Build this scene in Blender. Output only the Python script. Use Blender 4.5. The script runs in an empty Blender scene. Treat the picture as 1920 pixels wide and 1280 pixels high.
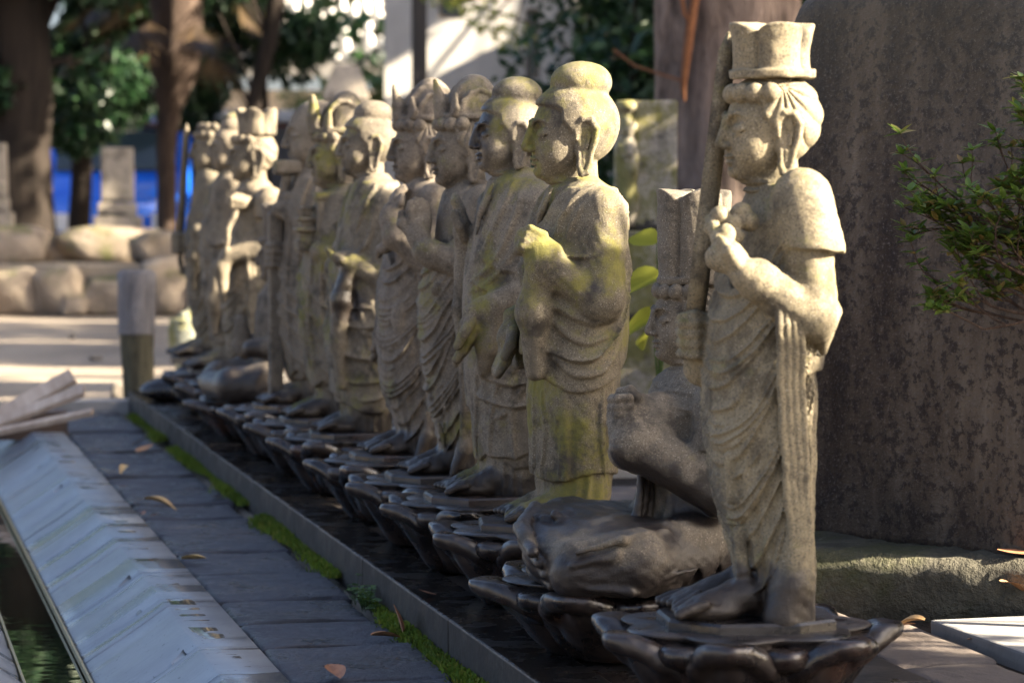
# A row of thirteen carved stone Buddhist figures on lotus pedestals in a temple yard.
import bpy, bmesh, math, random
import numpy as np
from concurrent.futures import ThreadPoolExecutor
from mathutils import Vector, Matrix

PI = math.pi
R = math.radians
scn = bpy.context.scene
col = scn.collection
EYE = 0.88                       # eye height above the yard
YAW, PITCH = R(13.3), R(3.11)

# ------------------------------------------------------------------ camera
cd = bpy.data.cameras.new('camera')
cam = bpy.data.objects.new('camera', cd)
col.objects.link(cam)
cam.location = (0, 0, EYE)
cam.rotation_euler = (PI / 2 - PITCH, 0, -YAW)
cd.sensor_width = 36
cd.lens = 99.4
cd.clip_start = 0.05
cd.clip_end = 2000
cd.dof.use_dof = True
cd.dof.focus_distance = 5.0
cd.dof.aperture_fstop = 5.4
cd.dof.aperture_blades = 9
scn.camera = cam

# ------------------------------------------------------------------ sky, sun, exposure
SUN_AZ = (0.899, -0.438)          # towards the sun, on the ground plane
SUN_EL = R(25)
w = bpy.data.worlds.new('World')
scn.world = w
w.use_nodes = True
nt = w.node_tree
bg = nt.nodes['Background']
sky = nt.nodes.new('ShaderNodeTexSky')
sky.sky_type = 'NISHITA'
sky.sun_disc = False
sky.sun_elevation = SUN_EL
sky.sun_rotation = math.atan2(SUN_AZ[0], SUN_AZ[1])
sky.air_density = 0.6
sky.dust_density = 4.0
sky.ozone_density = 0.4
nt.links.new(sky.outputs[0], bg.inputs[0])
bg.inputs[1].default_value = 0.052
sd = bpy.data.lights.new('sun', 'SUN')
sun = bpy.data.objects.new('sun', sd)
col.objects.link(sun)
sd.energy = 5.0
sd.angle = R(0.53)
sd.color = (1.0, 0.87, 0.67)
sdir = Vector((SUN_AZ[0] * math.cos(SUN_EL), SUN_AZ[1] * math.cos(SUN_EL), math.sin(SUN_EL)))
sun.rotation_euler = sdir.to_track_quat('Z', 'Y').to_euler()
sun.location = (8, -2, 6)
vs_ = scn.view_settings
vs_.view_transform = 'Standard'
vs_.look = 'None'
vs_.exposure = 3.38
vs_.gamma = 1.0
vs_.use_curve_mapping = False
cy = scn.cycles
cy.use_denoising = True
cy.max_bounces = 7
cy.diffuse_bounces = 3
cy.glossy_bounces = 3
cy.transmission_bounces = 4
cy.caustics_reflective = False
cy.caustics_refractive = False


def at(px, d):
    """plan position on the sight line through column px of the survey photo, d metres deep"""
    lat = (px - 960) / 5300 * d
    return (d * math.sin(YAW) + lat * math.cos(YAW), d * math.cos(YAW) - lat * math.sin(YAW))


def hz(py, d):
    return EYE - (py - 352) / 5300 * d


# ------------------------------------------------------------------ object helpers
def tag(o, label=None, cat=None, group=None, kind=None):
    if label: o['label'] = label
    if cat: o['category'] = cat
    if group: o['group'] = group
    if kind: o['kind'] = kind
    return o


def empty(name, loc=(0, 0, 0), rz=0.0):
    o = bpy.data.objects.new(name, None)
    col.objects.link(o)
    o.location = loc
    o.rotation_euler = (0, 0, rz)
    o.empty_display_size = 0.1
    return o


def link(name, me, mat=None, parent=None, loc=None, rot=None):
    o = bpy.data.objects.new(name, me)
    col.objects.link(o)
    if mat is not None and not me.materials:
        me.materials.append(mat)
    if parent is not None: o.parent = parent
    if loc is not None: o.location = loc
    if rot is not None: o.rotation_euler = rot
    return o


def mesh_np(name, V, F, smooth=True):
    """V (n,3); F (m,3|4)"""
    V = np.asarray(V, np.float32); F = np.asarray(F, np.int32)
    me = bpy.data.meshes.new(name)
    me.vertices.add(len(V)); me.vertices.foreach_set('co', V.ravel())
    n = F.shape[1]
    me.loops.add(F.size); me.loops.foreach_set('vertex_index', F.ravel())
    me.polygons.add(len(F))
    me.polygons.foreach_set('loop_start', np.arange(0, F.size, n, dtype=np.int32))
    me.polygons.foreach_set('loop_total', np.full(len(F), n, np.int32))
    me.update(calc_edges=True)
    me.validate()
    if smooth: me.polygons.foreach_set('use_smooth', np.ones(len(me.polygons), bool))
    return me


def mesh_bm(name, bm, smooth=False):
    bmesh.ops.recalc_face_normals(bm, faces=bm.faces)
    me = bpy.data.meshes.new(name)
    bm.to_mesh(me); bm.free()
    if smooth:
        for p in me.polygons: p.use_smooth = True
    return me


def bm_box(bm, c, s, rz=0, bevel=0.0, jit=0.0, rnd=None, taper=0.0):
    r = bmesh.ops.create_cube(bm, size=1)
    vs = r['verts']
    for v in vs:
        t = 1 - taper if v.co.z > 0 else 1
        v.co.x *= s[0] * t; v.co.y *= s[1] * t; v.co.z *= s[2]
        if jit:
            v.co += Vector((rnd.uniform(-jit, jit), rnd.uniform(-jit, jit), rnd.uniform(-jit, jit) * .5))
    if bevel:
        es = list({e for v in vs for e in v.link_edges})
        rr = bmesh.ops.bevel(bm, geom=es, offset=bevel, segments=2, affect='EDGES', profile=0.6)
        vs = list({v for f in rr['faces'] for v in f.verts} | {v for v in vs if v.is_valid})
    M = Matrix.Translation(c) @ Matrix.Rotation(rz, 4, 'Z')
    bmesh.ops.transform(bm, matrix=M, verts=vs)
    return vs


def box_mesh(name, s, bevel=0.0, jit=0.0, rnd=None, taper=0.0):
    bm = bmesh.new()
    bm_box(bm, (0, 0, s[2] / 2), s, 0, bevel, jit, rnd, taper)
    return mesh_bm(name, bm)


def tube_np(pts, rad, n=8, cap=True):
    P = np.asarray(pts, float); m = len(P)
    rad = np.broadcast_to(np.asarray(rad, float), (m,))
    T = np.gradient(P, axis=0); T /= np.linalg.norm(T, axis=1)[:, None] + 1e-9
    up = np.array([0, 0, 1.0]) if abs(T[0, 2]) < .9 else np.array([1.0, 0, 0])
    V = []
    for i in range(m):
        a = np.cross(T[i], up); a /= np.linalg.norm(a) + 1e-9
        b = np.cross(T[i], a); up = -np.cross(T[i], a) if False else up
        th = np.linspace(0, 2 * PI, n, endpoint=False)
        V.append(P[i] + rad[i] * (np.cos(th)[:, None] * a + np.sin(th)[:, None] * b))
    V = np.concatenate(V)
    F = []
    for i in range(m - 1):
        for j in range(n):
            F.append((i * n + j, i * n + (j + 1) % n, (i + 1) * n + (j + 1) % n, (i + 1) * n + j))
    return V, np.array(F, int)


def merge(parts):
    V, F, o = [], [], 0
    for v, f in parts:
        V.append(v); F.append(np.asarray(f) + o); o += len(v)
    return np.concatenate(V), np.concatenate(F)


# ------------------------------------------------------------------ materials
class Mat:
    def __init__(s, name, rough=0.8, spec=0.4):
        s.m = bpy.data.materials.new(name); s.m.use_nodes = True
        s.t = s.m.node_tree; s.b = s.t.nodes['Principled BSDF']
        s.b.inputs['Roughness'].default_value = rough
        s.b.inputs['Specular IOR Level'].default_value = spec
        s.tc = s.n('ShaderNodeTexCoord')
        s.co = s.tc.outputs['Object']

    def n(s, t, **kw):
        x = s.t.nodes.new(t)
        for k, v in kw.items(): setattr(x, k, v)
        return x

    def l(s, a, b): s.t.links.new(a, b)

    def world(s):
        g = s.n('ShaderNodeNewGeometry'); s.co = g.outputs['Position']; return s

    def map(s, scale=(1, 1, 1), loc=(0, 0, 0), rot=(0, 0, 0)):
        x = s.n('ShaderNodeMapping')
        x.inputs['Scale'].default_value = scale; x.inputs['Location'].default_value = loc
        x.inputs['Rotation'].default_value = rot
        s.l(s.co, x.inputs['Vector']); return x.outputs[0]

    def noise(s, scale, detail=4, rough=.55, co=None, dist=0.0):
        x = s.n('ShaderNodeTexNoise')
        x.inputs['Scale'].default_value = scale; x.inputs['Detail'].default_value = detail
        x.inputs['Roughness'].default_value = rough; x.inputs['Distortion'].default_value = dist
        s.l(co or s.co, x.inputs['Vector']); return x.outputs['Fac']

    def vor(s, scale, feature='F1', co=None, out='Distance'):
        x = s.n('ShaderNodeTexVoronoi', feature=feature); x.inputs['Scale'].default_value = scale
        s.l(co or s.co, x.inputs['Vector']); return x.outputs[out]

    def ramp(s, fac, stops):
        x = s.n('ShaderNodeValToRGB'); cr = x.color_ramp
        while len(cr.elements) < len(stops): cr.elements.new(.5)
        for e, (p, c) in zip(cr.elements, stops):
            e.position = p; e.color = (*c, 1) if len(c) == 3 else c
        s.l(fac, x.inputs[0]); return x.outputs[0]

    def step(s, fac, a, b, lo=0.0, hi=1.0):
        x = s.n('ShaderNodeMapRange', interpolation_type='SMOOTHSTEP'); x.clamp = True
        for i, v in enumerate((a, b, lo, hi)): x.inputs[i + 1].default_value = v
        s.l(fac, x.inputs[0]); return x.outputs[0]

    def mix(s, fac, a, b, mode='MIX'):
        x = s.n('ShaderNodeMix', data_type='RGBA', blend_type=mode)
        for i, v in ((0, fac), (6, a), (7, b)):
            if hasattr(v, 'is_linked') or hasattr(v, 'links'): s.l(v, x.inputs[i])
            elif i == 0: x.inputs[i].default_value = v
            else: x.inputs[i].default_value = (*v, 1)
        return x.outputs[2]

    def math(s, op, a, b=None):
        x = s.n('ShaderNodeMath', operation=op)
        for i, v in enumerate((a, b)):
            if v is None: continue
            if hasattr(v, 'links'): s.l(v, x.inputs[i])
            else: x.inputs[i].default_value = v
        return x.outputs[0]

    def sep(s, co=None):
        x = s.n('ShaderNodeSeparateXYZ'); s.l(co or s.co, x.inputs[0]); return x.outputs

    def normal(s):
        g = s.n('ShaderNodeNewGeometry'); return s.sep(g.outputs['Normal'])

    def color(s, c):
        if hasattr(c, 'links'): s.l(c, s.b.inputs['Base Color'])
        else: s.b.inputs['Base Color'].default_value = (*c, 1)
        return s

    def rough(s, c): s.l(c, s.b.inputs['Roughness']); return s

    def bump(s, h, strength=.5, dist=.01):
        x = s.n('ShaderNodeBump'); x.inputs['Strength'].default_value = strength
        x.inputs['Distance'].default_value = dist
        s.l(h, x.inputs['Height']); s.l(x.outputs[0], s.b.inputs['Normal']); return s


def granite(name, seed, moss=.3, wet=.10, tone=(.36, .32, .27), dark=0.3, stain=None):
    """weathered speckled granite; moss patches, wet dark foot, per figure"""
    m = Mat(name, .86, .3)
    off = (seed * 3.17, seed * 1.71, seed * 2.39)
    co = m.map(loc=off)
    z = m.sep()[2]
    big = m.noise(5.5, 6, .68, co)
    mid = m.noise(26, 5, .65, co)
    base = m.ramp(m.math('ADD', m.math('MULTIPLY', big, .6), m.math('MULTIPLY', mid, .4)),
                  [(.30, tuple(c * .42 for c in tone)), (.49, tone), (.68, tuple(min(1, c * 1.38) for c in tone))])
    sp = m.noise(310, 3, .75, co)
    base = m.mix(m.step(sp, .50, .62, 0, .72), base, (.045, .038, .032))
    sp2 = m.noise(380, 2, .6, m.map(loc=(off[0] + 9, off[1], off[2])))
    base = m.mix(m.step(sp2, .60, .70, 0, .4), base, (.50, .45, .37))
    # weather streaks running down
    st = m.noise(16, 4, .6, m.map(scale=(1, 1, .14), loc=off))
    base = m.mix(m.step(st, .53, .70, 0, dark), base, (.07, .062, .05))
    bl = m.noise(11, 6, .72, m.map(loc=(off[1], off[2] + 3, off[0])))
    base = m.mix(m.step(bl, .50, .66, 0, min(.9, dark * 1.7)), base, (.036, .031, .025))
    # moss and lichen
    ms = m.noise(9, 6, .65, m.map(loc=(off[2], off[0], off[1])))
    nz = m.normal()[2]
    mf = m.math('ADD', m.math('ADD', ms, m.math('MULTIPLY', nz, .06)), m.math('MULTIPLY', m.math('SUBTRACT', m.noise(120, 4, .7, co), .5), .22))
    mossc = m.mix(m.noise(60, 3, .6, co), (.060, .066, .012), (.20, .175, .035))
    base = m.mix(m.step(mf, .70 - .34 * moss, .92 - .34 * moss, 0, .84), base, mossc)
    # damp foot: dark where the libation water stands and splashes
    h = m.math('ADD', z, m.math('MULTIPLY', m.math('SUBTRACT', m.noise(14, 4, .6, co), .5), .14))
    wetf = m.step(h, wet * .55, wet, 1, 0)
    if stain is not None:
        for (sx, sy, sz, sr) in stain:
            v = m.n('ShaderNodeVectorMath', operation='DISTANCE'); m.l(m.co, v.inputs[0]); v.inputs[1].default_value = (sx, sy, sz)
            d = m.math('ADD', v.outputs['Value'], m.math('MULTIPLY', m.math('SUBTRACT', m.noise(22, 4, .6, co), .5), sr * .9))
            wetf = m.math('MAXIMUM', wetf, m.step(d, sr * .65, sr, 1, 0))
    dk = m.mix(mid, (.010, .0085, .0085), (.030, .023, .020))
    m.color(m.mix(m.math('MULTIPLY', wetf, .95), base, dk))
    m.rough(m.step(wetf, 0, 1, .88, .33))
    bh = m.math('ADD', m.math('MULTIPLY', sp, .5), m.math('MULTIPLY', mid, 1.2))
    m.bump(bh, .55, .004)
    return m.m


def wet_stone(name, c0=(.006, .005, .005), c1=(.030, .020, .016), rust=.35, rough=.22, scale=1.0):
    m = Mat(name, rough, .55)
    oi = m.n('ShaderNodeObjectInfo')
    add = m.n('ShaderNodeVectorMath', operation='ADD'); m.l(m.co, add.inputs[0])
    mul = m.n('ShaderNodeMath', operation='MULTIPLY'); m.l(oi.outputs['Random'], mul.inputs[0]); mul.inputs[1].default_value = 17
    m.l(mul.outputs[0], add.inputs[1]); co = add.outputs[0]
    a = m.noise(14 * scale, 6, .65, co)
    b = m.noise(90 * scale, 4, .7, co)
    c = m.ramp(a, [(.3, c0), (.6, tuple(.5 * (x + y) for x, y in zip(c0, c1))), (.8, c1)])
    c = m.mix(m.step(m.noise(6 * scale, 4, .6, co), .55, .75, 0, rust), c, (.085, .036, .018))
    c = m.mix(m.step(b, .6, .72, 0, .25), c, (.07, .06, .05))
    m.color(c)
    m.rough(m.math('ADD', m.step(a, .35, .7, rough * .6, rough * 1.9), m.math('MULTIPLY', b, .12)))
    m.bump(m.math('ADD', m.math('MULTIPLY', b, .4), a), .4, .004)
    return m.m


# ------------------------------------------------------------------ carving: distance fields meshed by surface nets
def smin(a, b, k):
    h = np.maximum(k - np.abs(a - b), 0) / k
    return np.minimum(a, b) - h * h * (k * .25)


def smax(a, b, k):
    return -smin(-a, -b, k)


class Vol:
    def __init__(s, lo, hi, h):
        s.h = h; s.lo = np.array(lo, np.float32)
        s.n = [int(math.ceil((hi[i] - lo[i]) / h)) + 1 for i in range(3)]
        s.ax = [(lo[i] + h * np.arange(s.n[i])).astype(np.float32) for i in range(3)]
        s.f = np.full(s.n, .03, np.float32)
        s.rough = 1.0

    def win(s, lo, hi):
        sl, c = [], []
        for i in range(3):
            a = max(0, int((lo[i] - s.lo[i]) / s.h) - 1); b = min(s.n[i], int((hi[i] - s.lo[i]) / s.h) + 3)
            if b <= a: return None, None
            sl.append(slice(a, b)); sh = [1, 1, 1]; sh[i] = -1
            c.append(s.ax[i][a:b].reshape(sh))
        return tuple(sl), c

    def put(s, sl, d, k, cut=False):
        g = s.f[sl]
        s.f[sl] = smax(g, -d, k) if cut else smin(g, d, k)

    def ell(s, c, r, k=.006, cut=False, rz=0.0, ry=0.0):
        m = max(r) + k + .004
        sl, w = s.win([c[i] - m for i in range(3)], [c[i] + m for i in range(3)])
        if sl is None: return
        x, y, z = w[0] - c[0], w[1] - c[1], w[2] - c[2]
        if rz:
            x, y = x * math.cos(rz) + y * math.sin(rz), -x * math.sin(rz) + y * math.cos(rz)
        if ry:
            x, z = x * math.cos(ry) - z * math.sin(ry), x * math.sin(ry) + z * math.cos(ry)
        q = (x / r[0]) ** 2 + (y / r[1]) ** 2 + (z / r[2]) ** 2
        k0 = np.sqrt(q)
        k1 = np.sqrt((x / r[0] ** 2) ** 2 + (y / r[1] ** 2) ** 2 + (z / r[2] ** 2) ** 2) + 1e-6
        s.put(sl, (k0 * (k0 - 1) / k1).astype(np.float32), k, cut)

    def cone(s, a, b, ra, rb=None, k=.006, cut=False, clip=None):
        rb = ra if rb is None else rb
        m = max(ra, rb) + k + .004
        sl, w = s.win([min(a[i], b[i]) - m for i in range(3)], [max(a[i], b[i]) + m for i in range(3)])
        if sl is None: return
        ba = [b[i] - a[i] for i in range(3)]; L = sum(t * t for t in ba) + 1e-12
        x, y, z = w[0] - a[0], w[1] - a[1], w[2] - a[2]
        t = np.clip((x * ba[0] + y * ba[1] + z * ba[2]) / L, 0, 1)
        d = np.sqrt((x - t * ba[0]) ** 2 + (y - t * ba[1]) ** 2 + (z - t * ba[2]) ** 2) - (ra + (rb - ra) * t)
        if clip is not None: d = smax(d, clip(*w), .003)
        s.put(sl, d.astype(np.float32), k, cut)

    def chain(s, P, r, k=.005, cut=False):
        r = r if hasattr(r, '__len__') else [r] * len(P)
        for i in range(len(P) - 1): s.cone(P[i], P[i + 1], r[i], r[i + 1], k, cut)

    def box(s, c, r, k=.004, rz=0.0, ry=0.0, rd=.003, cut=False):
        m = math.sqrt(sum(t * t for t in r)) + k + .004
        sl, w = s.win([c[i] - m for i in range(3)], [c[i] + m for i in range(3)])
        if sl is None: return
        x, y, z = w[0] - c[0], w[1] - c[1], w[2] - c[2]
        if rz:
            x, y = x * math.cos(rz) + y * math.sin(rz), -x * math.sin(rz) + y * math.cos(rz)
        if ry:
            x, z = x * math.cos(ry) - z * math.sin(ry), x * math.sin(ry) + z * math.cos(ry)
        qx, qy, qz = np.abs(x) - r[0] + rd, np.abs(y) - r[1] + rd, np.abs(z) - r[2] + rd
        d = np.sqrt(np.maximum(qx, 0) ** 2 + np.maximum(qy, 0) ** 2 + np.maximum(qz, 0) ** 2) \
            + np.minimum(np.maximum(np.maximum(qx, qy), qz), 0) - rd
        s.put(sl, d.astype(np.float32), k, cut)

    def loft(s, prof, off=0.0, hem=None, top=None, folds=(), k=.004, zr=None, edge=.0025):
        """prof rows (z, cx, a, b); theta 0 at the front (-x), negative on the figure's left (-y)"""
        pz = [p[0] for p in prof]
        z0, z1 = zr if zr else (min(pz), max(pz))
        am = max(p[2] for p in prof) + off + .03; bm_ = max(p[3] for p in prof) + off + .03
        cm = [p[1] for p in prof]
        sl, w = s.win((min(cm) - am, -bm_, z0 - .01), (max(cm) + am, bm_, z1 + .01))
        if sl is None: return
        z = w[2]
        zz = z.ravel()
        order = np.argsort(pz)
        pzs = np.array(pz)[order]
        g = lambda i: np.interp(zz, pzs, np.array([p[i] for p in prof])[order]).reshape(1, 1, -1).astype(np.float32)
        cx, a, b = g(1), g(2) + off, g(3) + off
        x = w[0] - cx; y = w[1]
        k0 = np.sqrt((x / a) ** 2 + (y / b) ** 2)
        k1 = np.sqrt((x / a ** 2) ** 2 + (y / b ** 2) ** 2) + 1e-5
        d = k0 * (k0 - 1) / k1
        th = np.arctan2(y / b, -x / a)
        for f in folds: d = d - f(th, z)
        if hem is not None: d = smax(d, hem(th) - z, edge)
        else: d = smax(d, z0 - z, edge)
        if top is not None: d = smax(d, z - top(th), edge)
        else: d = smax(d, z - z1, edge)
        s.put(sl, d.astype(np.float32), k)

    def mesh(s, name):
        f = s.f
        f[0] = f[-1] = .03; f[:, 0] = f[:, -1] = .03; f[:, :, 0] = f[:, :, -1] = .03
        S = f < 0
        C = [(i, j, k) for i in (0, 1) for j in (0, 1) for k in (0, 1)]
        nx, ny, nz = [n - 1 for n in s.n]
        cnt = np.zeros((nx, ny, nz), np.uint8)
        for (i, j, k) in C: cnt += S[i:i + nx, j:j + ny, k:k + nz]
        act = (cnt > 0) & (cnt < 8)
        I, J, K = np.nonzero(act)
        idx = np.full((nx, ny, nz), -1, np.int32); idx[I, J, K] = np.arange(len(I))
        vals = {c: f[I + c[0], J + c[1], K + c[2]] for c in C}
        acc = np.zeros((len(I), 3), np.float32); num = np.zeros(len(I), np.float32)
        for c in C:
            for axn in range(3):
                if c[axn]: continue
                e = list(c); e[axn] = 1; e = tuple(e)
                va, vb = vals[c], vals[e]
                mk = (va < 0) != (vb < 0)
                t = np.where(mk, va / np.where(mk, va - vb, 1), 0)
                for q in range(3):
                    acc[:, q] += np.where(mk, c[q] + (t if q == axn else 0), 0)
                num += mk
        V = (acc / num[:, None] + np.stack([I, J, K], 1)) * s.h + s.lo
        F = []
        for axn in range(3):
            o1, o2 = [(1, 2), (2, 0), (0, 1)][axn]
            lo = [slice(1, -1)] * 3
            A = [slice(1, n - 1) for n in s.n]; B = [slice(1, n - 1) for n in s.n]
            A[axn] = slice(0, s.n[axn] - 1); B[axn] = slice(1, s.n[axn])
            sa, sb = S[tuple(A)], S[tuple(B)]
            e = np.argwhere(sa != sb)
            if not len(e): continue
            flip = sa[e[:, 0], e[:, 1], e[:, 2]]
            base = e.copy()
            for q in range(3):
                if q != axn: base[:, q] += 1
            def cell(d1, d2):
                c = base.copy(); c[:, o1] -= d1; c[:, o2] -= d2
                return idx[c[:, 0], c[:, 1], c[:, 2]]
            q = np.stack([cell(1, 1), cell(0, 1), cell(0, 0), cell(1, 0)], 1)
            q[~flip] = q[~flip][:, ::-1]
            F.append(q)
        r = np.random.default_rng(len(I))                             # hand-cut unevenness
        for wl, am in ((.080, .0011 * s.rough), (.034, .0005 * s.rough), (.016, .0003 * s.rough)):
            for _ in range(3):
                kv = r.normal(size=3); kv *= 2 * PI / wl / np.linalg.norm(kv)
                dv = r.normal(size=3); dv /= np.linalg.norm(dv)
                V = V + (np.sin(V @ kv + r.uniform(0, 6)) * am)[:, None] * dv
        return V, np.concatenate(F)


# fold patterns -------------------------------------------------------
def crest(p, w=.22):
    u = p - np.floor(p) - .5
    return np.exp(-(u / w) ** 2)


def lipf(p):
    u = p - np.floor(p)
    return np.where(u < .14, u / .14, np.exp(-(u - .14) / .22))


def roll(p):
    return np.abs(np.sin(PI * p))


def band(v, a, b, s):
    return np.clip((v - a) / s, 0, 1) * np.clip((b - v) / s, 0, 1)


def swag(z0, z1, th0, c, per, amp, tl=-2.4, tr=1.2, w=.2, ph=0.0, lin=0.0):
    def f(th, z):
        t = th - th0
        q = z - c * t * t - lin * t
        p = q / per + ph + .20 * np.sin(q * (7.3 / per ** .5) + 1.3 * t + 40 * z0) + .10 * np.sin(4.1 * t + 60 * z0)
        am = .75 + .25 * np.sin(2.3 * t + q * 31 + 90 * z0)
        return amp * 1.25 * am * lipf(p) * band(q, z0, z1, .012) * band(th, tl, tr, .25)
    return f


def pleat(n, amp, z0, z1, tl=-3.2, tr=3.2, ph=0.0, drift=0.0, w=.24, rolls=False):
    def f(th, z):
        p = th * n / (2 * PI) + ph + drift * z + .22 * np.sin(th * 5.3 + 7 * z + n) + .10 * np.sin(23 * z + th)
        g = roll(p) if rolls else crest(p, w) * (.65 + .35 * np.sin(th * 3.7 + n))
        return amp * g * band(z, z0, z1, .03) * band(th, tl, tr, .15)
    return f


# heads -------------------------------------------------------
def head(v, o, H, kind='buddha', nh=1.0):
    """o: point under the middle of the head at chin height; H chin to skull top"""
    P = lambda x, y, z: (o[0] + H * x, o[1] + H * y, o[2] + H * z)
    r = lambda *a: tuple(H * t for t in a)
    k = .05 * H
    v.cone(P(.05, 0, -.30), P(.03, 0, .25), .27 * H, .235 * H, k)
    for zz in (-.02, -.10):                                           # neck creases
        v.ell(P(-.03, 0, zz - .02), r(.25, .25, .045), .03 * H)
    v.ell(P(.03, 0, .58), r(.455, .385, .42), k)
    v.ell(P(-.13, 0, .40), r(.325, .315, .36), .12 * H)
    v.ell(P(-.25, 0, .12), r(.17, .20, .13), .12 * H)
    v.ell(P(-.36, 0, .065), r(.075, .10, .07), .06 * H)               # chin
    for sy in (-1, 1):
        v.ell(P(-.22, sy * .185, .27), r(.18, .14, .17), .10 * H)     # cheek
        v.ell(P(-.455, sy * .155, .52), r(.085, .125, .080), .04 * H, cut=True)
        v.ell(P(-.365, sy * .158, .475), r(.075, .105, .068), .03 * H)
        v.cone(P(-.475, sy * .07, .450), P(-.355, sy * .27, .458), .019 * H, .013 * H, .010 * H, cut=True)
        v.chain([P(-.468, sy * .045, .575), P(-.455, sy * .10, .622), P(-.410, sy * .18, .640), P(-.350, sy * .245, .600)],
                [.016 * H, .017 * H, .017 * H, .010 * H], .03 * H)
    v.cone(P(-.455, 0, .60), P(-.525, 0, .345), .034 * H, .052 * H, .05 * H)  # nose
    v.ell(P(-.515, 0, .325), r(.045, .045, .036), .02 * H)
    for sy in (-1, 1): v.ell(P(-.475, sy * .052, .318), r(.045, .035, .035), .02 * H)
    v.ell(P(-.44, 0, .255), r(.022, .022, .05), .02 * H, cut=True)
    v.ell(P(-.425, 0, .215), r(.055, .105, .026), .012 * H)
    v.ell(P(-.418, 0, .160), r(.052, .085, .030), .012 * H)
    v.cone(P(-.49, 0, .188), P(-.39, -.13, .194), .015 * H, .012 * H, .008 * H, cut=True)
    v.cone(P(-.49, 0, .188), P(-.39, .13, .194), .015 * H, .012 * H, .008 * H, cut=True)
    v.ell(P(-.425, 0, .112), r(.028, .075, .02), .02 * H, cut=True)
    for sy in (-1, 1):                                                # long-lobed ears
        E = lambda x, z, dy=0: P(.015 + x * 1.18, sy * (.385 + dy), z)
        v.ell(P(.03, sy * .345, .38), r(.10, .065, .24), .02 * H); v.ell(P(.04, sy * .335, .16), r(.075, .05, .13), .02 * H)
        L = [E(-.055, .42), E(-.06, .54), E(-.01, .635, .03), E(.07, .625, .05), E(.12, .53, .055), E(.11, .40, .05),
             E(.075, .27, .035), E(.06, .16, .02), E(.035, .065, .01), E(-.01, .05, .01), E(-.035, .13), E(-.03, .27)]
        v.chain(L, [H * t for t in (.026, .034, .040, .042, .042, .038, .032, .036, .042, .038, .030, .026)], .010 * H)
        v.ell(E(.03, .46, .06), r(.060, .055, .125), .012 * H, cut=True)
        v.cone(E(.02, .27, -.01), E(.015, .12, -.02), .05 * H, .05 * H, .01 * H)
        v.chain([E(.03, .55, .015), E(.065, .46, .02), E(.035, .33, .025)], .021 * H, .008 * H)
    if kind in ('buddha', 'crown'):
        grow = .045 if kind == 'buddha' else .035
        c = P(.03, 0, .60); rr = r(.455 + grow, .385 + grow, .425 + grow)
        m = max(rr) + .01
        sl, wv = v.win([c[i] - m for i in range(3)], [c[i] + m for i in range(3)])
        x, y, z = [(wv[i] - c[i]) / H for i in range(3)]
        q = [rr[i] / H for i in range(3)]
        k0 = np.sqrt((x / q[0]) ** 2 + (y / q[1]) ** 2 + (z / q[2]) ** 2)
        k1 = np.sqrt((x / q[0] ** 2) ** 2 + (y / q[1] ** 2) ** 2 + (z / q[2] ** 2) ** 2) + 1e-5
        d = k0 * (k0 - 1) / k1
        hx, hzz = x + .03, z + .60
        if kind == 'crown':
            an = np.arctan2(z - .3, x + .02)
            d = d - .030 * (roll(an * 2.6 + 1.6 * (np.abs(y) - .3)) ** .8 - .35) * np.clip((np.abs(y) - .02) * 6, 0, 1)
        line = .80 - 1.20 * np.maximum(hx + .36, 0) + .6 * np.maximum(np.abs(y) - .16, 0) * (hx < -.2)
        line = np.maximum(line, .16 + .0 * hx)
        g = (line - hzz) * .62
        d = smax(d, g, .03) * H
        v.put(sl, d.astype(np.float32), .014 * H)
        for sy in (-1, 1):                                            # lock in front of the ear
            v.cone(P(-.10, sy * .35, .60), P(-.075, sy * .352, .40), .045 * H, .022 * H, .02 * H)
    if kind == 'buddha':
        v.ell(P(.10, 0, 1.03 * nh), r(.345, .30, .235), .035 * H)
    if kind == 'bald':
        v.ell(P(.02, 0, .62), r(.47, .395, .45), .05 * H)
    if kind == 'crown':                                               # curls under the crown band
        for i in range(7):
            a = R(-72 + 24 * i)
            v.ell(P(-.385 * math.cos(a) + .0, .375 * math.sin(a), .835), r(.098, .095, .10), .012 * H)


def lobed_crown(v, o, r0, h, n=5, flare=.12, groove=.10, arch=.22, ph=0.0, hollow=True):
    """crown of upright lobes round the top of the head, o = centre of its foot"""
    m = r0 * (1 + flare) + .02
    sl, w = v.win((o[0] - m, o[1] - m, o[2] - .012), (o[0] + m, o[1] + m, o[2] + h * 1.15))
    x, y, z = w[0] - o[0], w[1] - o[1], w[2] - o[2]
    rad = np.sqrt(x * x + y * y); th = np.arctan2(y, -x)
    c = np.abs(np.sin((th + ph) * n / 2))                             # 0 at the grooves
    t = np.clip(z / h, 0, 1.2)
    Rr = r0 * (1 + flare * t * t) * (1 - groove * (1 - c) ** 3)
    d = rad - Rr
    top = h * (1 - arch * (1 - c ** .8))
    d = smax(d, z - top, .004)
    d = smax(d, -z, .003)
    v.put(sl, d.astype(np.float32), .004)
    if hollow:
        v.ell((o[0], o[1], o[2] + h * 1.28), (r0 * .74, r0 * .74, h * .52), .004, cut=True)


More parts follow.
